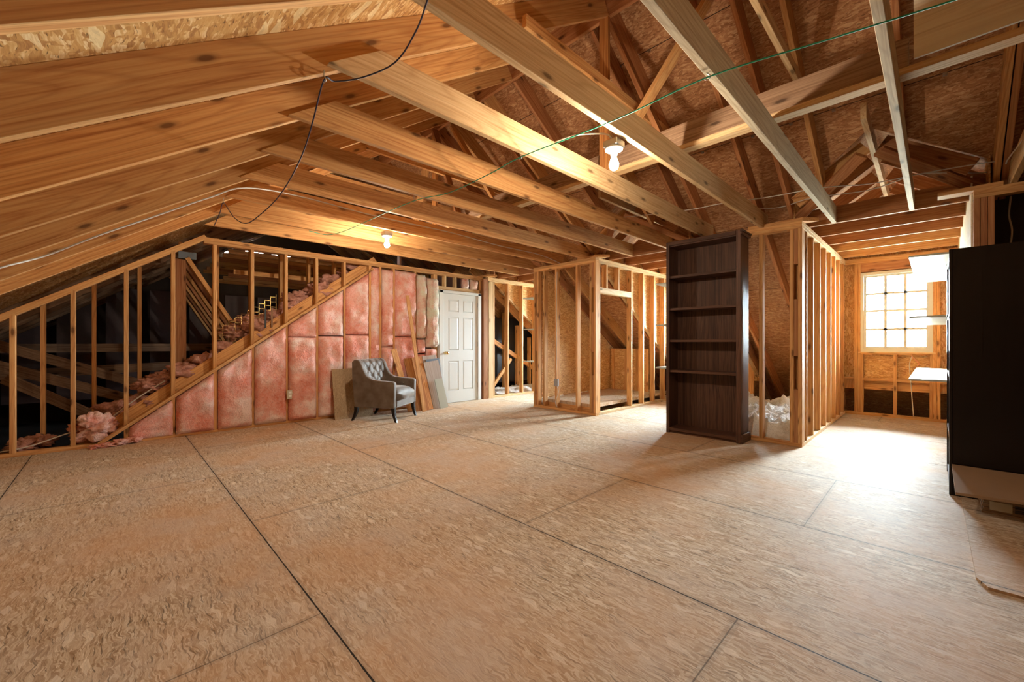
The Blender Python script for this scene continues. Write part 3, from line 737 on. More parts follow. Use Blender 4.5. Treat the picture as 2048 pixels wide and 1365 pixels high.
cols = [(0.12, 0.50, 'lowest triangular pink batt at the foot of the slanting boards'),
        (0.53, 0.90, 'second pink batt up the slant, short and square'),
        (0.94, 1.31, 'third pink batt up the slant, with a folded top'),
        (1.34, 1.72, 'tall pink batt just left of the outlet box'),
        (1.75, 2.12, 'lower pink batt just right of the outlet box'),
        (2.15, 2.51, 'lower pink batt behind the leaning fibreboard panel'),
        (2.55, 2.92, 'lower pink batt behind the armchair'),
        ]
for k, (a, b, lb) in enumerate(cols):
    sp = [None, None, None, None, 1.20, 1.22, 1.24][k]
    if sp is None: batt(a, b, K(0.03), lambda y: topd(y), 'pink', lb, seed=k + 1, bulge=0.05 if k else 0.03, ragged=0.02 if k in (0, 2) else 0)
    else:
        batt(a, b, K(0.03), K(sp), 'pink', lb, seed=k + 1)
        batt(a, b, K(sp + 0.012), lambda y: topd(y), 'pink', lb.replace('lower', 'upper').replace('behind', 'above'), seed=k + 21, bulge=0.045)
batt(2.96, 3.10, K(0.03), K(2.34), 'pink', 'narrow ragged pale pink strip left of the bare stud', seed=31, bulge=0.04)
batt(3.15, 3.34, K(0.03), K(1.05), 'pink', 'lower pink batt right of the bare stud', seed=32); batt(3.15, 3.34, K(1.06), K(2.33), 'pink', 'upper pink batt right of the bare stud', seed=33)
batt(3.38, 3.76, K(0.03), K(1.22), 'pink', 'lower wide pink batt behind the leaning boards', seed=34); batt(3.38, 3.76, K(1.23), K(2.34), 'pink', 'upper wide pink batt above the leaning boards', seed=35, bulge=0.09)
batt(3.79, 3.96, K(0.03), K(0.92), 'pink', 'low narrow pink batt near the door', seed=36); batt(3.79, 3.96, K(0.94), K(1.18), 'pink', 'small square pink batt piece near the door', seed=37)
batt(3.79, 3.96, K(1.20), K(2.32), 'pinkpale', 'upper pale batt curling near the door', seed=38, bulge=0.11, ragged=0.02)
batt(3.98, 4.19, K(0.03), K(1.02), 'pink', 'low pink batt beside the door frame', seed=39); batt(3.97, 4.20, K(1.04), K(2.28), 'pinkpale', 'yellowish white batt bulging beside the door frame', seed=40, bulge=0.13, ragged=0.03)
batt(4.80, 4.93, K(2.17), K(2.35), 'pink', 'small pink tuft over the door, left one', seed=41, bulge=0.05, ragged=0.02, grp='tufts over the door', name='insulation_tuft')
batt(4.98, 5.16, K(2.17), K(2.35), 'pinkpale', 'small pink tuft over the door, right one', seed=42, bulge=0.06, ragged=0.02, grp='tufts over the door', name='insulation_tuft')

def lump(name, pts, r, mat, label, seed=0, sq=0.7, sub=4, amp=0.35, cat='insulation', kind=None, grp=None):
    """ragged cloud of fibre: several displaced blobs joined as one mesh"""
    bm = bmesh.new()
    for i, p in enumerate(pts):
        rr = r[i] if isinstance(r, (list, tuple)) else r
        res = bmesh.ops.create_icosphere(bm, subdivisions=sub, radius=1.0)
        for v in res['verts']:
            d = v.co.copy(); k = 1 + amp * noise.noise(d * 1.7 + Vector((seed + i * 3.3, 0, 0))) + amp * 0.7 * noise.noise(d * 4.5 + Vector((seed + i, 5, 0))) + amp * 0.35 * noise.noise(d * 14 + Vector((seed, 2, i)))
            v.co = Vector(p) + Vector((d.x * rr, d.y * rr * 1.15, d.z * rr * sq)) * k
    me = bpy.data.meshes.new(name); c = Vector(pts[0])
    bmesh.ops.translate(bm, verts=bm.verts, vec=-c); bm.to_mesh(me); bm.free(); me.materials.append(M[mat])
    for p in me.polygons: p.use_smooth = True
    o = bpy.data.objects.new(name, me); COL.objects.link(o); o.location = c; tag(o, label, cat, grp, kind); return o
# insulation on top of the slanting boards and fallen pieces
pp = []; rr = []
for k in range(16):
    y = -0.15 + k * 0.20; pp.append((XW - 0.26 - 0.05 * (k % 2), y, zdg(y) + 0.17 + 0.03 * math.sin(k * 2.1))); rr.append(0.14 + 0.03 * math.sin(k * 1.7))
lump('slope_insulation', pp, rr, 'pinkdirty', 'dusty pink insulation lying along the slanting boards', seed=3, amp=0.5)
lump('insulation_heap', [(XW - 0.22, 0.30, 0.62), (XW - 0.24, 0.45, 0.70)], 0.11, 'pinkdirty', 'ragged dusty tuft on the slant behind the fourth stud', seed=8, amp=0.6)
lump('insulation_heap', [(XW - 0.12, -0.18, 0.16), (XW - 0.10, -0.12, 0.22), (XW - 0.06, -0.20, 0.28)], [0.13, 0.12, 0.08], 'pink', 'folded pink insulation bulging out at the foot of the slant', seed=9, amp=0.5, sq=1.0)
lump('insulation_heap', [(XW - 0.25, -0.55, 0.09), (XW - 0.22, -0.68, 0.06)], 0.10, 'pinkdirty', 'dusty pink wad on the floor behind the second stud from left', seed=10, amp=0.6)
lump('insulation_scrap', [(XW + 0.06, -0.05, 0.015), (XW + 0.05, 0.05, 0.03), (XW + 0.04, 0.15, 0.04), (XW + 0.07, -0.14, 0.01)], [0.06, 0.065, 0.06, 0.05], 'pink', 'pink scrap of insulation lying on the floor below the slant', seed=11, amp=0.6, sq=0.5)
lump('insulation_heap', [(-6.62, 1.18, 1.27), (-6.66, 1.32, 1.42)], [0.12, 0.13], 'pinkdirty', 'curled dusty tuft above the slant near the wire mesh', seed=12, amp=0.7)
lump('insulation_heap', [(-6.60, 1.85, 1.78), (-6.62, 2.0, 1.84)], [0.10, 0.09], 'pinkdirty', 'small dusty tuft high on the slant', seed=13, amp=0.7)
for k, (y, z) in enumerate(((1.48, 1.55), (1.56, 1.56))):
    o = box('strap', (XW - 0.10, y, z - 0.22), (XW - 0.09, y + 0.02, z + 0.05), 'black' if k == 0 else 'old'); tag(o, ['black strap', 'brown strap'][k] + ' hanging over the slanting boards', 'strap')
# wire mesh behind the slant
V = []; F = []
for k in range(11):
    y = 0.95 + k * 0.07; kk = len(V); V += boxv((-6.52, y, zdg(y) + 0.12), (-6.517, y + 0.003, zdg(y) + 0.50)); F += [tuple(kk + q for q in f) for f in BOXF]
for k in range(6):
    z = 0.16 + k * 0.07
    for i in range(10):
        y = 0.95 + i * 0.07; kk = len(V)
        V += boxv((-6.52, y, zdg(y) + z), (-6.517, y + 0.07, zdg(y) + z + 0.003)); F += [tuple(kk + q for q in f) for f in BOXF]
tag(link('wire_mesh', V, F, 'brass'), 'crumpled wire mesh above the slanting boards', 'wire mesh')

# ------------------------------------------------------------------ the attic behind the left partition
for k in range(12):
    y = -0.60 + 0.407 * k; zb = max(-0.2, 0.735 * (y + 0.0) + 0.05)
    o = box('rear_stud', (-7.14, y, zb), (-7.05, y + 0.038, min(2.5, 1.5 + 0.72 * (y + 0.6) + 0.1) if y < 0.7 else 2.6), 'pine'); tag(o, '%s stud from the left in the second row behind the partition' % ORD[k], 'stud', 'rear row of studs')
o = box('rear_post', (-7.04, 0.574, 0.62), (-6.95, 0.69, 2.23), 'pine_red'); tag(o, 'thick post behind the open studs, topped with metal', 'post')
o = box('metal_flashing', (-7.03, 0.61, 2.25), (-6.96, 0.80, 2.34), 'grayboard'); tag(o, 'crumpled galvanised flashing on top of the rear post', 'flashing')
for k in range(7):
    x = -6.99 - 0.36 * k
    o = board('sloping_plank', (x, 0.70, 2.26), (x, 1.66, 0.62), 0.05, 0.12, 'pine' if k % 2 == 0 else 'pine_red', up=(1, 0, 0)); tag(o, '%s plank from the right in the steep row behind the studs' % ORD[k], 'plank', 'steeply sloping planks behind the studs')
for k, (p0, p1) in enumerate([((-7.6, -1.3, 1.0), (-7.6, 0.30, 0.30)), ((-7.9, -1.2, 1.18), (-7.9, 0.7, 0.35)), ((-8.2, -1.4, 0.70), (-8.2, 0.9, 0.78)), ((-8.6, -1.8, 1.05), (-8.6, 2.2, 1.05)), ((-7.4, -0.9, 0.72), (-7.4, -0.1, 0.14))]):
    o = board('brace_board', p0, p1, 0.038, 0.12, 'old'); tag(o, ['upper left sloping brace deep behind the studs', 'long sloping brace deep behind the studs', 'level beam low behind the studs', 'dark level beam furthest behind the studs', 'short low brace behind the leftmost studs'][k], 'brace')  # darker wood here carries the gloom of the unlit attic
for k in range(12):
    x = -7.4 - 0.42 * (k % 8); z = 2.58 if k < 8 else 2.2
    o = board('rear_purlin', (x, 1.3, z), (x, 5.0, z), 0.038, 0.07, 'pine' if k % 3 else 'pine_red'); tag(o, '%s %s crosswise board beyond the partition, counted from near' % (ORD[k % 8], 'upper' if k < 8 else 'lower'), 'board', 'crosswise boards beyond the partition')
for k in range(7):
    y = -1.2 + 0.55 * k
    o = box('foil_panel', (-9.62, y, 0.2), (-9.60, y + 0.42, 2.05), 'kraft'); tag(o, '%s dull purple foil panel from the left on the far attic wall' % ORD[k], 'insulation', 'foil panels on the far attic wall')
for k in range(6):
    x = -7.6 - 0.6 * k
    slope_board('rafter', x, -3.3, YR, znear, 'old', '%s dim rafter beyond the left partition' % ORD[k], 'rafter', 'dim rafters beyond the partition')
    slope_board('rafter', x, YR, 9.0, zfar, 'old', '%s dim far rafter beyond the left partition' % ORD[k], 'rafter', 'dim far rafters beyond the partition')
# space behind the stud wall of the leftmost dormer
side_wall(-6.24, 1, 'open stud wall right of the white door, bathed in daylight', [5.53, 5.93, 6.36, 6.77, 7.18, 7.58, 7.99, 8.33], skin=True)
pc = thing('corner_post', 'reddish and pale post right of the white door', 'post', (-6.27, 5.38, 0))
box('brown_stud', (-6.33, 5.27, 0), (-6.24, 5.40, 2.40), 'pine_red', pc, 0.003); box('pale_stud', (-6.33, 5.402, 0), (-6.235, 5.53, 2.36), 'pine_pale', pc, 0.003)
for k, x in enumerate((-6.75, -7.35)):
    slope_board('rafter', x, 5.3, 9.2, zfar, 'pine', '%s rafter seen through the studs right of the white door' % ['near', 'far'][k], 'rafter')
for k in range(6):
    y = 6.0 + 0.42 * k
    o = box('kneewall_stud', (-6.95, y, -0.2), (-6.86, y + 0.038, zfar(y) - 0.05), 'pine'); tag(o, '%s short stud behind the studs right of the door' % ORD[k], 'stud', 'short studs beyond the leftmost dormer')
o = board('kneewall_brace', (-6.92, 5.9, 1.28), (-6.92, 8.3, 0.05), 0.05, 0.09, 'pine', up=(0, 0.5, 1)); tag(o, 'slanting brace behind the studs right of the door', 'brace')
o = board('kneewall_brace', (-6.84, 5.9, 0.0), (-6.84, 6.6, 0.75), 0.05, 0.07, 'pine'); tag(o, 'short brace rising behind the studs right of the door', 'brace')
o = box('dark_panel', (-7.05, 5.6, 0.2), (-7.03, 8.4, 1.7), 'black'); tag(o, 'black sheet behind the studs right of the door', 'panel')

def field(name, x0, x1, y0, y1, h, mat, label, seed, base=0.0):
    nx = int((x1 - x0) / 0.025); ny = int((y1 - y0) / 0.025); V = []; F = []
    for j in range(ny + 1):
        for i in range(nx + 1):
            x = x0 + (x1 - x0) * i / nx; y = y0 + (y1 - y0) * j / ny
            e = min(1, min(x - x0, x1 - x) / 0.08); e2 = min(1, min(y - y0, y1 - y) / 0.12); e = max(0, e) * max(0, e2)
            n_ = noise.noise(Vector((x * 2.5 + seed, y * 2.5, 0))) * 0.5 + 0.55 + 0.30 * abs(noise.noise(Vector((x * 9, y * 9, seed)))) + 0.16 * noise.noise(Vector((x * 24, y * 24, seed))) + 0.10 * noise.noise(Vector((x * 55, y * 55, seed)))
            V.append((x, y, base + 0.005 + h * n_ * e))
    for j in range(ny):
        for i in range(nx):
            a = j * (nx + 1) + i; F.append((a, a + 1, a + nx + 2, a + nx + 1))
    o = link(name, V, F, mat, smooth=True); tag(o, label, 'insulation', kind='stuff'); return o
field('loose_insulation', C2a + 0.10, C2b - 0.10, 5.40, 7.6, 0.34, 'wool', 'heap of loose white insulation on the floor of the second closet', 4.0)
field('loose_insulation', -7.0, -6.335, 5.5, 8.3, 0.16, 'wool', 'loose white insulation along the studs right of the door', 9.0)

# ------------------------------------------------------------------ white six panel door
D = thing('door_1', 'white six panel door with a brass knob', 'door', (-6.27, 4.72, 0), kind='structure')
y0, y1 = 4.32, 5.13; xf = -6.262
for (a, b) in (((-6.34, 4.235, 0), (-6.245, 4.315, 2.09)), ((-6.34, 5.135, 0), (-6.245, 5.215, 2.09)), ((-6.34, 4.235, 2.04), (-6.245, 5.215, 2.095))):
    box('door_casing', a, b, 'white', D, 0.006)
leaf = box('door_leaf', (xf - 0.036, y0, 0.008), (xf - 0.012, y1, 2.035), 'white', D)
V = []; F = []
def addb(a, b):
    k_ = len(V); V.extend(boxv(a, b)); F.extend([tuple(k_ + q for q in f_) for f_ in BOXF])
st = 0.115; ym = (y0 + y1) / 2
rails = [(0.008, 0.23), (0.78, 0.98), (1.60, 1.70), (1.93, 2.035)]
addb((xf - 0.012, y0, 0.008), (xf, y0 + st, 2.035)); addb((xf - 0.012, y1 - st, 0.008), (xf, y1, 2.035)); 
for a, b in ((0.23, 0.78), (0.98, 1.60), (1.70, 1.93)): addb((xf - 0.012, ym - 0.05, a), (xf, ym + 0.05, b))
for a, b in rails: addb((xf - 0.012, y0 + st, a), (xf, y1 - st, b))
link('door_rails', list(V), list(F), 'white', D)
for (za_, zb_) in ((0.23, 0.78), (0.98, 1.60), (1.70, 1.93)):
    for ya_, yb_ in ((y0 + st, ym - 0.05), (ym + 0.05, y1 - st)):
        m_ = 0.03
        v = [(xf - 0.012, ya_, za_), (xf - 0.012, yb_, za_), (xf - 0.012, yb_, zb_), (xf - 0.012, ya_, zb_),
             (xf - 0.002, ya_ + m_, za_ + m_), (xf - 0.002, yb_ - m_, za_ + m_), (xf - 0.002, yb_ - m_, zb_ - m_), (xf - 0.002, ya_ + m_, zb_ - m_)]
        link('raised_panel', v, [(0, 3, 2, 1), (4, 5, 6, 7), (0, 1, 5, 4), (1, 2, 6, 5), (2, 3, 7, 6), (3, 0, 4, 7)], 'white', D)
KR = Matrix.Translation((xf, y0 + 0.06, 0.935)) @ Matrix.Rotation(math.pi / 2, 4, 'Y')
kn = lathe('door_knob', [(0.030, 0), (0.030, 0.006), (0.012, 0.012), (0.012, 0.035), (0.026, 0.045), (0.030, 0.058), (0.022, 0.070), (0.004, 0.074)], (0, 0, 0), 'brass', leaf, frame=KR)
for z in (0.25, 1.05, 1.82): box('hinge', (xf - 0.002, y1 - 0.002, z), (xf + 0.012, y1 + 0.012, z + 0.09), 'steel', D)

# outlet box between batts
ob = thing('outlet_box', 'cream electrical outlet between two pink batts', 'outlet', (XW + 0.07, 1.76, 0.42))
box('cover_plate', (XW + 0.060, 1.715, 0.345), (XW + 0.068, 1.795, 0.465), 'paper', ob, 0.002)
for z in (0.375, 0.42): box('socket_face', (XW + 0.068, 1.738, z), (XW + 0.071, 1.772, z + 0.028), 'porcelain', ob, 0.002)
# switch box with cables on the closet stud
sb = thing('switch_box', 'metal switch box with hanging white cables on the first closet front', 'switch box', (-4.40, 5.30, 0.5))
box('box_body', (-4.42, 5.262, 0.40), (-4.34, 5.299, 0.52), 'steel', sb, 0.002)
tube('cable', [(-4.37, 5.285, 2.30), (-4.385, 5.285, 1.6), (-4.375, 5.283, 1.0), (-4.39, 5.28, 0.51)], 0.005, 'cable', sb)
tube('cable', [(-4.37, 5.28, 0.41), (-4.33, 5.27, 0.30), (-4.39, 5.27, 0.15), (-4.36, 5.28, 0.05)], 0.005, 'cable', sb)

# ------------------------------------------------------------------ tall dark bookcase
def pt(u, v, ax, val):
    F_ = Vector((-math.sin(YAW), math.cos(YAW), 0)); R_ = Vector((math.cos(YAW), math.sin(YAW), 0)); U_ = Vector((0, 0, 1))
    r = F_ + R_ * ((u - 1024) / FPX) - U_ * ((v - HZ) / FPX); o = Vector((0, 0, CAMH))
    if ax == 'r':                                   # just under the plane of the left slope's rafters
        nn_ = Vector((0, -SL, 1)); return o + r * ((2.44 - val - SL * 0.77 - nn_.dot(o)) / nn_.dot(r))
    i = 'xyz'.index(ax)
    return o + r * ((val - o[i]) / r[i])
bx0, bx1, by0, by1, bz = -2.352, -1.502, 5.01, 5.285, 2.385
B = thing('tall_bookcase', 'tall dark walnut bookcase with five empty bays', 'bookcase', ((bx0 + bx1) / 2, (by0 + by1) / 2, 0))
box('side_panel', (bx0, by0, 0.0), (bx0 + 0.022, by1, bz), 'walnut', B, 0.002)
box('side_panel', (bx1 - 0.022, by0, 0.0), (bx1, by1, bz), 'walnut', B, 0.002)
box('back_panel', (bx0 + 0.022, by1 - 0.012, 0.03), (bx1 - 0.022, by1, bz), 'walnut', B)
box('face_stile', (bx0 - 0.003, by0 - 0.018, 0.0), (bx0 + 0.038, by0, bz), 'walnut', B, 0.003)
box('face_stile', (bx1 - 0.045, by0 - 0.018, 0.0), (bx1 + 0.004, by0, bz), 'walnut', B, 0.003)
box('top_rail', (bx0 + 0.038, by0 - 0.018, bz - 0.045), (bx1 - 0.045, by0, bz), 'walnut', B, 0.003)
box('top_panel', (bx0 + 0.02, by0, bz - 0.06), (bx1 - 0.02, by1, bz - 0.04), 'walnut', B)
box('crown_moulding', (bx1 - 0.002, by0 - 0.022, bz - 0.05), (bx1 + 0.022, by1 + 0.01, bz - 0.02), 'walnut', B, 0.006)
box('crown_moulding', (bx1 - 0.002, by0 - 0.026, bz - 0.02), (bx1 + 0.030, by1 + 0.01, bz + 0.002), 'walnut', B, 0.004)
box('base_moulding', (bx1 + 0.004, by0 - 0.015, 0.0), (bx1 + 0.022, by1 + 0.005, 0.10), 'walnut', B, 0.005)
box('bottom_shelf', (bx0 + 0.022, by0 - 0.012, 0.03), (bx1 - 0.022, by1 - 0.012, 0.065), 'walnut', B, 0.002)
box('kick_board', (bx0 + 0.03, by0 + 0.01, 0.0), (bx1 - 0.03, by0 + 0.03, 0.03), 'walnut', B)
for z in (1.93, 1.53, 1.135, 0.755): box('shelf', (bx0 + 0.022, by0 + 0.004, z), (bx1 - 0.022, by1 - 0.012, z + 0.030), 'walnut', B, 0.002)

# ------------------------------------------------------------------ low dark bookcase at right
qx, qy0, qy1, qz = 0.075, 4.44, 5.27, 1.82
B2 = thing('low_bookcase', 'near black bookcase at the right edge, seen from its side', 'bookcase', (0.3, 4.85, 0))
box('side_panel', (qx + 0.02, qy0, 0), (0.55, qy0 + 0.022, qz), 'ebony', B2, 0.002)
box('side_panel', (qx + 0.02, qy1 - 0.022, 0), (0.55, qy1, qz), 'ebony', B2, 0.002)
box('back_panel', (0.538, qy0 + 0.022, 0), (0.55, qy1 - 0.022, qz), 'ebony', B2)
box('top_panel', (qx + 0.02, qy0 + 0.022, qz - 0.022), (0.54, qy1 - 0.022, qz), 'ebony', B2)
box('face_stile', (qx, qy0 - 0.001, 0), (qx + 0.02, qy0 + 0.045, qz), 'ebony', B2, 0.003)
box('face_stile', (qx, qy1 - 0.045, 0), (qx + 0.02, qy1, qz), 'ebony', B2, 0.003)
for k, z in enumerate((1.77, 1.32, 0.86, 0.40, 0.04)):
    box('shelf' if k else 'top_rail', (qx + 0.002, qy0 + 0.045, z), (0.53 if k else qx + 0.02, qy1 - 0.045, z + 0.028), 'walnut', B2, 0.002)

# ------------------------------------------------------------------ boards and cardboard on the floor at right
o = prism('floor_sheet', [(0.138, 2.945), (0.17, 2.862), (0.62, 2.875), (0.62, 4.40), (0.135, 4.40)], 'z', 0.001, 0.013, 'osb_floor'); tag(o, 'loose thin strand board sheet on the floor at the right edge', 'sheet')
for k in range(7):
    z = 0.014 + 0.013 * k
    o = box('flattened_carton', (0.215 + 0.004 * (k % 3), 4.10 + 0.006 * (k % 2), z), (0.64, 4.40, z + 0.011), 'card'); tag(o, '%s flattened cardboard box from the bottom of the stack at right' % ORD[k], 'cardboard', 'flattened cardboard boxes')
lb = thing('printed_label', 'cream printed label on the cardboard stack', 'label', (0.3, 4.098, 0.07))
box('label_sheet', (0.25, 4.094, 0.040), (0.345, 4.0985, 0.095), 'paper', lb)
for k in range(4): box('print_line', (0.355, 4.093, 0.045 + k * 0.013), (0.40, 4.0975, 0.051 + k * 0.013), 'black', lb)
o = board('leaning_board', (0.09, 3.96, 0.135), (0.09, 4.42, 0.225), 0.0, 0.0, 'panelwood') if False else None
V = [(0.095, 3.93, 0.155), (0.62, 3.98, 0.165), (0.62, 4.42, 0.235), (0.088, 4.42, 0.235)]
V = V + [(v[0], v[1], v[2] - 0.018) for v in V]
c = Vector(V[0]); o = link('tilted_board', [Vector(v) - c for v in V], [(0, 1, 2, 3), (7, 6, 5, 4), (0, 1, 5, 4), (1, 2, 6, 5), (2, 3, 7, 6), (3, 0, 4, 7)], 'card', mw=Matrix.Translation(c)); tag(o, 'grey beige board resting on the cardboard beside the low bookcase', 'board')  # cardboard brown darkens the board in place of the bookcase's shadow

# ------------------------------------------------------------------ armchair
A = thing('armchair', 'grey brown tufted velvet armchair with dark tapered legs', 'armchair', (-5.73, 2.97, 0), 0)
fl_ = Vector((-5.275, 2.792)); frr = Vector((-5.651, 3.372)); bl = Vector((-5.901, 2.633))
ax = (frr - fl_).normalized()                     # chair's own left->right seen from behind
fwd = Vector((ax.y, -ax.x)); 
if fwd.x < 0: fwd = -fwd
cen = (fl_ + frr) / 2 - fwd * 0.30
# chair frame: local x = across (towards far arm), local y = forward
FR = Matrix(((ax.x, fwd.x, 0, cen.x), (ax.y, fwd.y, 0, cen.y), (0, 0, 1, 0), (0, 0, 0, 1)))
A.matrix_basis = Matrix.Translation((cen.x, cen.y, 0))
hw = 0.345
prof = [(-0.30, 0.20), (0.315, 0.20), (0.325, 0.55), (0.30, 0.575), (0.10, 0.585), (-0.03, 0.60), (-0.11, 0.645), (-0.16, 0.73), (-0.20, 0.83), (-0.24, 0.875), (-0.30, 0.885), (-0.345, 0.85), (-0.34, 0.60)]
def sidepanel(xa, xb, nm):
    n_ = len(prof); v = [(x, p[0], p[1]) for x in (xa, xb) for p in prof]
    f = [tuple(range(n_)), tuple(range(2 * n_ - 1, n_ - 1, -1))] + [(i, (i + 1) % n_, n_ + (i + 1) % n_, n_ + i) for i in range(n_)]
    o = link(nm, v, f, 'velvet', A, mw=FR); bevel_obj(o, 0.012, 2)
    for p in o.data.polygons: p.use_smooth = len(p.vertices) == 4
    return o
sidepanel(-hw, -hw + 0.075, 'arm'); sidepanel(hw - 0.075, hw, 'arm')
# tufted backrest
V = []; F = []; NX, NZ = 48, 44
btn = [(-0.16, 0.74), (0.0, 0.74), (0.16, 0.74), (-0.08, 0.64), (0.08, 0.64), (-0.16, 0.54), (0.0, 0.54), (0.16, 0.54), (-0.235, 0.64), (0.235, 0.64), (-0.08, 0.84), (0.08, 0.84)]
for j in range(NZ + 1):
    for i in range(NX + 1):
        x = -0.275 + 0.55 * i / NX; z = 0.40 + 0.48 * j / NZ
        w = (z - 0.40) / 0.48
        y = -0.155 - 0.085 * w
        if z > 0.84: y -= 0.9 * (z - 0.84) ** 1.0 * 1.2
        d = min(((x - q[0]) ** 2 + (z - q[1]) ** 2) ** 0.5 for q in btn)
        dd = sorted(((x - q[0]) ** 2 + (z - q[1]) ** 2) ** 0.5 for q in btn)
        crease = min(1.0, (dd[1] - dd[0]) / 0.0001) 
        puff = min(1.0, d / 0.055); puff = puff * puff * (3 - 2 * puff)
        # diamond creases between neighbouring buttons
        s1 = abs(((x * 1.25 + z - 0.74) / 0.2 + 100.0) % 1.0 - 0.0); s1 = min(s1, 1 - s1); s2 = abs(((x * 1.25 - z + 0.74) / 0.2 + 100.0) % 1.0); s2 = min(s2, 1 - s2)
        cr = min(1.0, min(s1, s2) / 0.16)
        y += 0.028 * puff * (0.45 + 0.55 * cr)
        V.append((x, y, z))
for j in range(NZ):
    for i in range(NX):
        a = j * (NX + 1) + i; F.append((a, a + 1, a + NX + 2, a + NX + 1))
BF = link('backrest', V, F, 'velvet', A, smooth=True, mw=FR)
o = link('backrest_shell', [(x, y, z) for x in (-0.28, 0.28) for y, z in ((-0.335, 0.22), (-0.16, 0.22), (-0.19, 0.60), (-0.262, 0.868), (-0.31, 0.884), (-0.345, 0.85))],
         [(0, 1, 2, 3, 4, 5), (11, 10, 9, 8, 7, 6)] + [(i, (i + 1) % 6, 6 + (i + 1) % 6, 6 + i) for i in range(6)], 'velvet', A, mw=FR); bevel_obj(o, 0.008, 2)
for q in btn[:10]:
    w = (q[1] - 0.4) / 0.48
    lathe('button', [(0.011, 0), (0.010, 0.005), (0.005, 0.008), (0.001, 0.009)], (0, 0, 0), 'velvet', BF, seg=10, frame=FR @ Matrix.Translation((q[0], -0.157 - 0.085 * w, q[1])) @ Matrix.Rotation(-math.pi / 2, 4, 'X'))
for s in (-1, 1):
    for yy in (-0.02, 0.14):
        lathe('button', [(0.011, 0), (0.010, 0.005), (0.005, 0.008), (0.001, 0.009)], (0, 0, 0), 'velvet', A, seg=10, frame=FR @ Matrix.Translation((s * (hw - 0.076), yy, 0.50)) @ Matrix.Rotation(-s * math.pi / 2, 4, 'Y'))
# seat cushion, crowned
V = []; F = []; NX, NY = 20, 20
def cush(u, w):
    e = (1 - abs(2 * u - 1) ** 4) * (1 - abs(2 * w - 1) ** 5); return 0.40 + 0.085 * e ** 0.6
for j in range(NY + 1):
    for i in range(NX + 1):
        u = i / NX; w = j / NY; V.append((-0.268 + 0.536 * u, -0.17 + 0.50 * w, cush(u, w)))
for j in range(NY):
    for i in range(NX):
        a = j * (NX + 1) + i; F.append((a, a + 1, a + NX + 2, a + NX + 1))
nb = len(V); V += [(-0.268, -0.17, 0.30), (0.268, -0.17, 0.30), (0.268, 0.33, 0.30), (-0.268, 0.33, 0.30)]
bl_ = list(range(NX + 1)); F.append(tuple(bl_ + [nb + 1, nb])); F.append(tuple([j * (NX + 1) + NX for j in range(NY + 1)] + [nb + 2, nb + 1]))
F.append(tuple([NY * (NX + 1) + i for i in range(NX, -1, -1)] + [nb + 3, nb + 2])); F.append(tuple([j * (NX + 1) for j in range(NY, -1, -1)] + [nb, nb + 3])); F.append((nb, nb + 1, nb + 2, nb + 3))
link('seat_cushion', V, F, 'velvet', A, smooth=True, mw=FR)
o = box('seat_rail', (-0.272, -0.30, 0.205), (0.272, 0.325, 0.335), 'velvet', A, 0.012, frame=FR)
for sx, sy, cy_ in ((-1, 1, 0.29), (1, 1, 0.29), (-1, -1, -0.29), (1, -1, -0.29)):
    V = []; F = []; N = 7
    for k in range(N + 1):
        t_ = k / N; z = 0.21 * (1 - t_); r_ = 0.027 - 0.012 * t_; cy = cy_ + (0.045 * t_ * t_ if sy > 0 else -0.075 * t_ * t_)
        cx_ = sx * (hw - 0.045)
        V += [(cx_ - r_, cy - r_, z), (cx_ + r_, cy - r_, z), (cx_ + r_, cy + r_, z), (cx_ - r_, cy + r_, z)]
    for k in range(N):
        for q in range(4): F.append((4 * k + q, 4 * k + (q + 1) % 4, 4 * k + 4 + (q + 1) % 4, 4 * k + 4 + q))
    F += [(0, 1, 2, 3), tuple(4 * N + q for q in range(4))]
    link('leg', V, F, 'ebony', A, mw=FR)

# ------------------------------------------------------------------ things leaning on the pink wall
def lean(name, y0, y1, zt, t, mat, lab, cat, xb=-6.02, xt=-6.17, skew=0.0, grp=None, z0=0.0, extra=None):
    """board standing on the floor, its top leaning to the wall; skew moves the top along y"""
    X = Vector((xt - xb, skew, zt - z0)); L = X.length; X.normalize()
    Yv = Vector((0, 1, 0)); Yv = (Yv - X * Yv.dot(X)).normalized(); Zv = X.cross(Yv)
    c = Vector((xb, (y0 + y1) / 2, z0)) + X * L / 2 - Zv * 0
    mw = Matrix.Translation(c) @ Matrix((X, Yv, Zv)).transposed().to_4x4()
    w = (y1 - y0) / 2
    o = link(name, boxv((-L / 2, -w, -t / 2), (L / 2, w, t / 2)), BOXF, mat, mw=mw); bevel_obj(o, 0.0015)
    tag(o, lab, cat, grp); return o, mw
lean('fibreboard_panel', 2.30, 2.88, 0.735, 0.016, 'particle', 'square fibreboard panel leaning on the pink wall behind the armchair', 'board', xb=-6.06, xt=-6.185)
lean('cedar_board', 3.52, 3.68, 0.86, 0.018, 'cedar', 'left orange board of the leaning pair beside the armchair', 'board', -5.90, -6.16, skew=-0.06)
lean('cedar_board', 3.66, 3.86, 0.88, 0.018, 'cedar', 'right orange board of the leaning pair, nearest the grey panels', 'board', -5.88, -6.14, skew=-0.07)
lean('cedar_board', 3.44, 3.54, 1.02, 0.018, 'pine', 'shorter pale board tilted behind the leaning orange boards', 'board', -5.98, -6.18, skew=-0.20)
lean('thin_lath', 3.60, 3.66, 1.92, 0.020, 'pine', 'tall thin lath leaning high on the pink wall', 'lath', -5.80, -6.16, skew=-0.10)
lean('arched_panel', 3.88, 4.16, 0.90, 0.016, 'panelwood', 'grey brown cabinet door with an arch, behind the others', 'cabinet door', -6.06, -6.17, skew=-0.06)
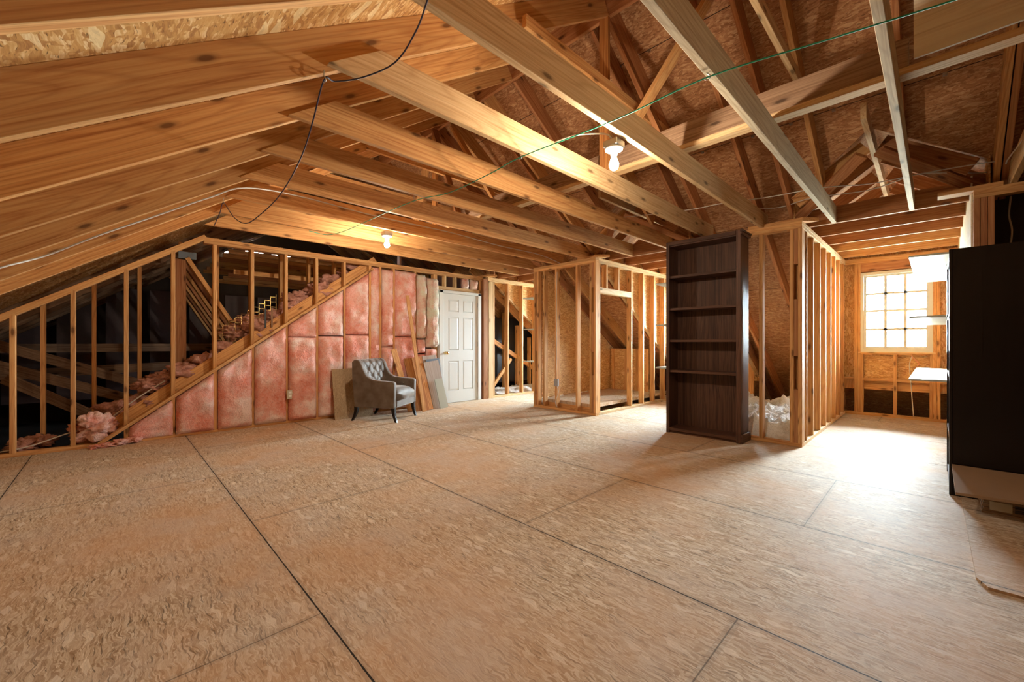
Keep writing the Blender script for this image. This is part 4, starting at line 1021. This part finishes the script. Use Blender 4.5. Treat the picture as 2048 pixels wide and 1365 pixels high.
lean('blue_grey_board', 3.92, 4.20, 0.84, 0.014, 'grayboard', 'blue grey board edge between the cabinet doors', 'board', -6.02, -6.14, skew=-0.05)
op, mw = lean('cabinet_door', 3.90, 4.20, 0.80, 0.018, 'panelwood', 'pale cabinet panel leaning in front, right of the orange boards', 'cabinet door', -5.93, -6.10, skew=-0.10)
lean('cabinet_door', 4.00, 4.16, 0.50, 0.014, 'melamine', 'low glossy pale panel at the front of the leaning stack', 'cabinet door', -5.88, -5.99, skew=-0.05)

# ------------------------------------------------------------------ bare bulbs
def lamp(loc, lab):
    x, y, z = loc
    L = thing('ceiling_lamp', lab, 'lamp', (x, y, z), group='bare bulb lamps')
    lathe('lamp_holder', [(0.052, 0), (0.058, -0.006), (0.056, -0.016), (0.030, -0.026), (0.022, -0.040), (0.021, -0.050)], (x, y, z), 'porcelain', L)
    lathe('bulb', [(0.013, -0.050), (0.014, -0.062), (0.022, -0.082), (0.030, -0.105), (0.030, -0.120), (0.023, -0.138), (0.008, -0.147)], (x, y, z), 'bulb', L)
    box('junction_box', (x - 0.05, y - 0.05, z), (x + 0.05, y + 0.05, z + 0.04), 'steel', L, 0.003)
    return L
lamp((-1.45, 2.33, 2.395), 'bare glowing bulb nearest the camera, beside a joist')
lamp((-4.50, 2.31, 2.395), 'small bare glowing bulb near the pink wall')

# ------------------------------------------------------------------ cords and cables
def cord(name, pix, r, mat, lab, cat='cable'):
    P = [pt(*q) for q in pix]; o = tube(name, P, r, mat, smooth_n=5); tag(o, lab, cat); return P
cord('green_cord', [(1960, -22, 'z', 2.42), (1909, 0, 'z', 2.42), (1660, 78, 'z', 2.42), (1414, 155, 'z', 2.42), (1230, 240, 'z', 2.425), (1040, 315, 'z', 2.42), (985, 345, 'z', 2.41), (900, 385, 'z', 2.42), (828, 402, 'z', 2.42), (740, 440, 'z', 2.40), (690, 462, 'z', 2.40), (655, 470, 'z', 2.41), (618, 462, 'z', 2.43)],
     0.0035, 'green', 'thin green cord strung below the joists across the room', 'cord')
hooks = [(pt(1414, 155, 'z', 2.42), 'hook under the second joist'), (pt(1040, 315, 'z', 2.42), 'hook under the bright knotty joist'), (pt(828, 402, 'z', 2.42), 'hook under a middle joist'),
         (pt(648, 160, 'y', 0.70), 'hook at the tip of the wide knotty rafter'), (pt(447, 406, 'y', 0.70), 'hook at the tip of a far rafter')]
for p, lb in hooks:
    H = tube('cup_hook', [p + Vector((0, 0, 0.045)), p + Vector((0, 0, 0.02)), p + Vector((0.012, 0, 0.008)), p + Vector((0.012, 0.004, -0.006)), p + Vector((0, 0, -0.012)), p + Vector((-0.012, 0, -0.004)), p + Vector((-0.012, 0, 0.008))], 0.0025, 'steel')
    tag(H, 'small metal ' + lb, 'hook', 'cup hooks')
cord('blue_wire', [(862, -20, 'z', 2.42), (855, 0, 'z', 2.42), (832, 62, 'z', 2.41), (790, 125, 'z', 2.38), (725, 155, 'z', 2.38), (670, 163, 'z', 2.40), (648, 160, 'y', 0.70), (625, 245, 'y', 0.72), (600, 320, 'y', 0.74), (560, 390, 'y', 0.76), (520, 430, 'y', 0.76), (492, 447, 'y', 0.74), (468, 435, 'y', 0.72), (447, 406, 'y', 0.70), (440, 425, 'y', 0.70), (428, 452, 'y', 0.68)],
     0.0035, 'blue', 'dark blue wire looping down from the joists at upper left', 'wire')
cord('white_cable', [(-60, 560, 'r', 0.008), (0, 536, 'r', 0.008), (90, 512, 'r', 0.008), (200, 470, 'r', 0.008), (300, 436, 'r', 0.008), (420, 395, 'r', 0.01), (492, 376, 'z', 2.43), (600, 393, 'x', -4.375), (750, 432, 'x', -4.375), (900, 465, 'x', -4.375), (1000, 492, 'x', -4.375), (1080, 510, 'x', -4.375), (1122, 528, 'x', -4.375)],
     0.006, 'cable', 'white cable running along a rafter then a far joist')
cord('white_cable', [(1110, 285, 'y', 2.32), (1130, 277, 'y', 2.32), (1160, 269, 'y', 2.32), (1210, 268, 'y', 2.33), (1222, 276, 'y', 2.33)], 0.006, 'cable', 'short pale cable feeding the nearest bulb')
cord('white_cable', [(1200, 440, 'z', 2.64), (1370, 421, 'z', 2.64), (1440, 408, 'z', 2.64), (1540, 394, 'z', 2.64), (1640, 376, 'z', 2.63), (1740, 368, 'z', 2.63), (1830, 350, 'z', 2.64), (1930, 332, 'z', 2.64), (2000, 322, 'z', 2.65)], 0.005, 'cable', 'upper of two thin cables crossing above the dormer mouth')
cord('white_cable', [(1500, 418, 'z', 2.64), (1560, 415, 'z', 2.64), (1625, 396, 'z', 2.63), (1740, 380, 'z', 2.62), (1830, 350, 'z', 2.62), (1900, 346, 'z', 2.63), (1960, 346, 'z', 2.64), (2008, 339, 'z', 2.64), (2014, 322, 'z', 2.60), (2042, 285, 'z', 2.58), (2060, 262, 'z', 2.56)], 0.005, 'cable', 'lower of two thin cables, climbing the joist at right')
cord('white_cable', [(2022, 392, 'y', 5.5), (2018, 430, 'y', 5.5), (2024, 460, 'y', 5.5), (2021, 490, 'y', 5.5)], 0.006, 'cable', 'pale cable hanging in the dark closet above the low bookcase')
cord('white_cable', [(1823, 710, 'y', 8.3), (1826, 716, 'y', 8.3), (1838, 728, 'y', 8.3), (1832, 736, 'y', 8.3)], 0.006, 'orange_cable', 'short orange wire loop below the window')
cord('white_cable', [(1825, 712, 'y', 8.32), (1819, 730, 'y', 8.32), (1822, 770, 'y', 8.32), (1827, 834, 'y', 8.32)], 0.006, 'cable', 'pale cable hanging below the window to the floor')
cord('white_cable', [(0, 905, 'x', -6.36), (60, 893, 'x', -6.36), (140, 866, 'x', -6.36), (200, 850, 'x', -6.40), (270, 800, 'x', -6.42), (330, 762, 'x', -6.42)], 0.007, 'cable', 'pale cable rising behind the leftmost studs')
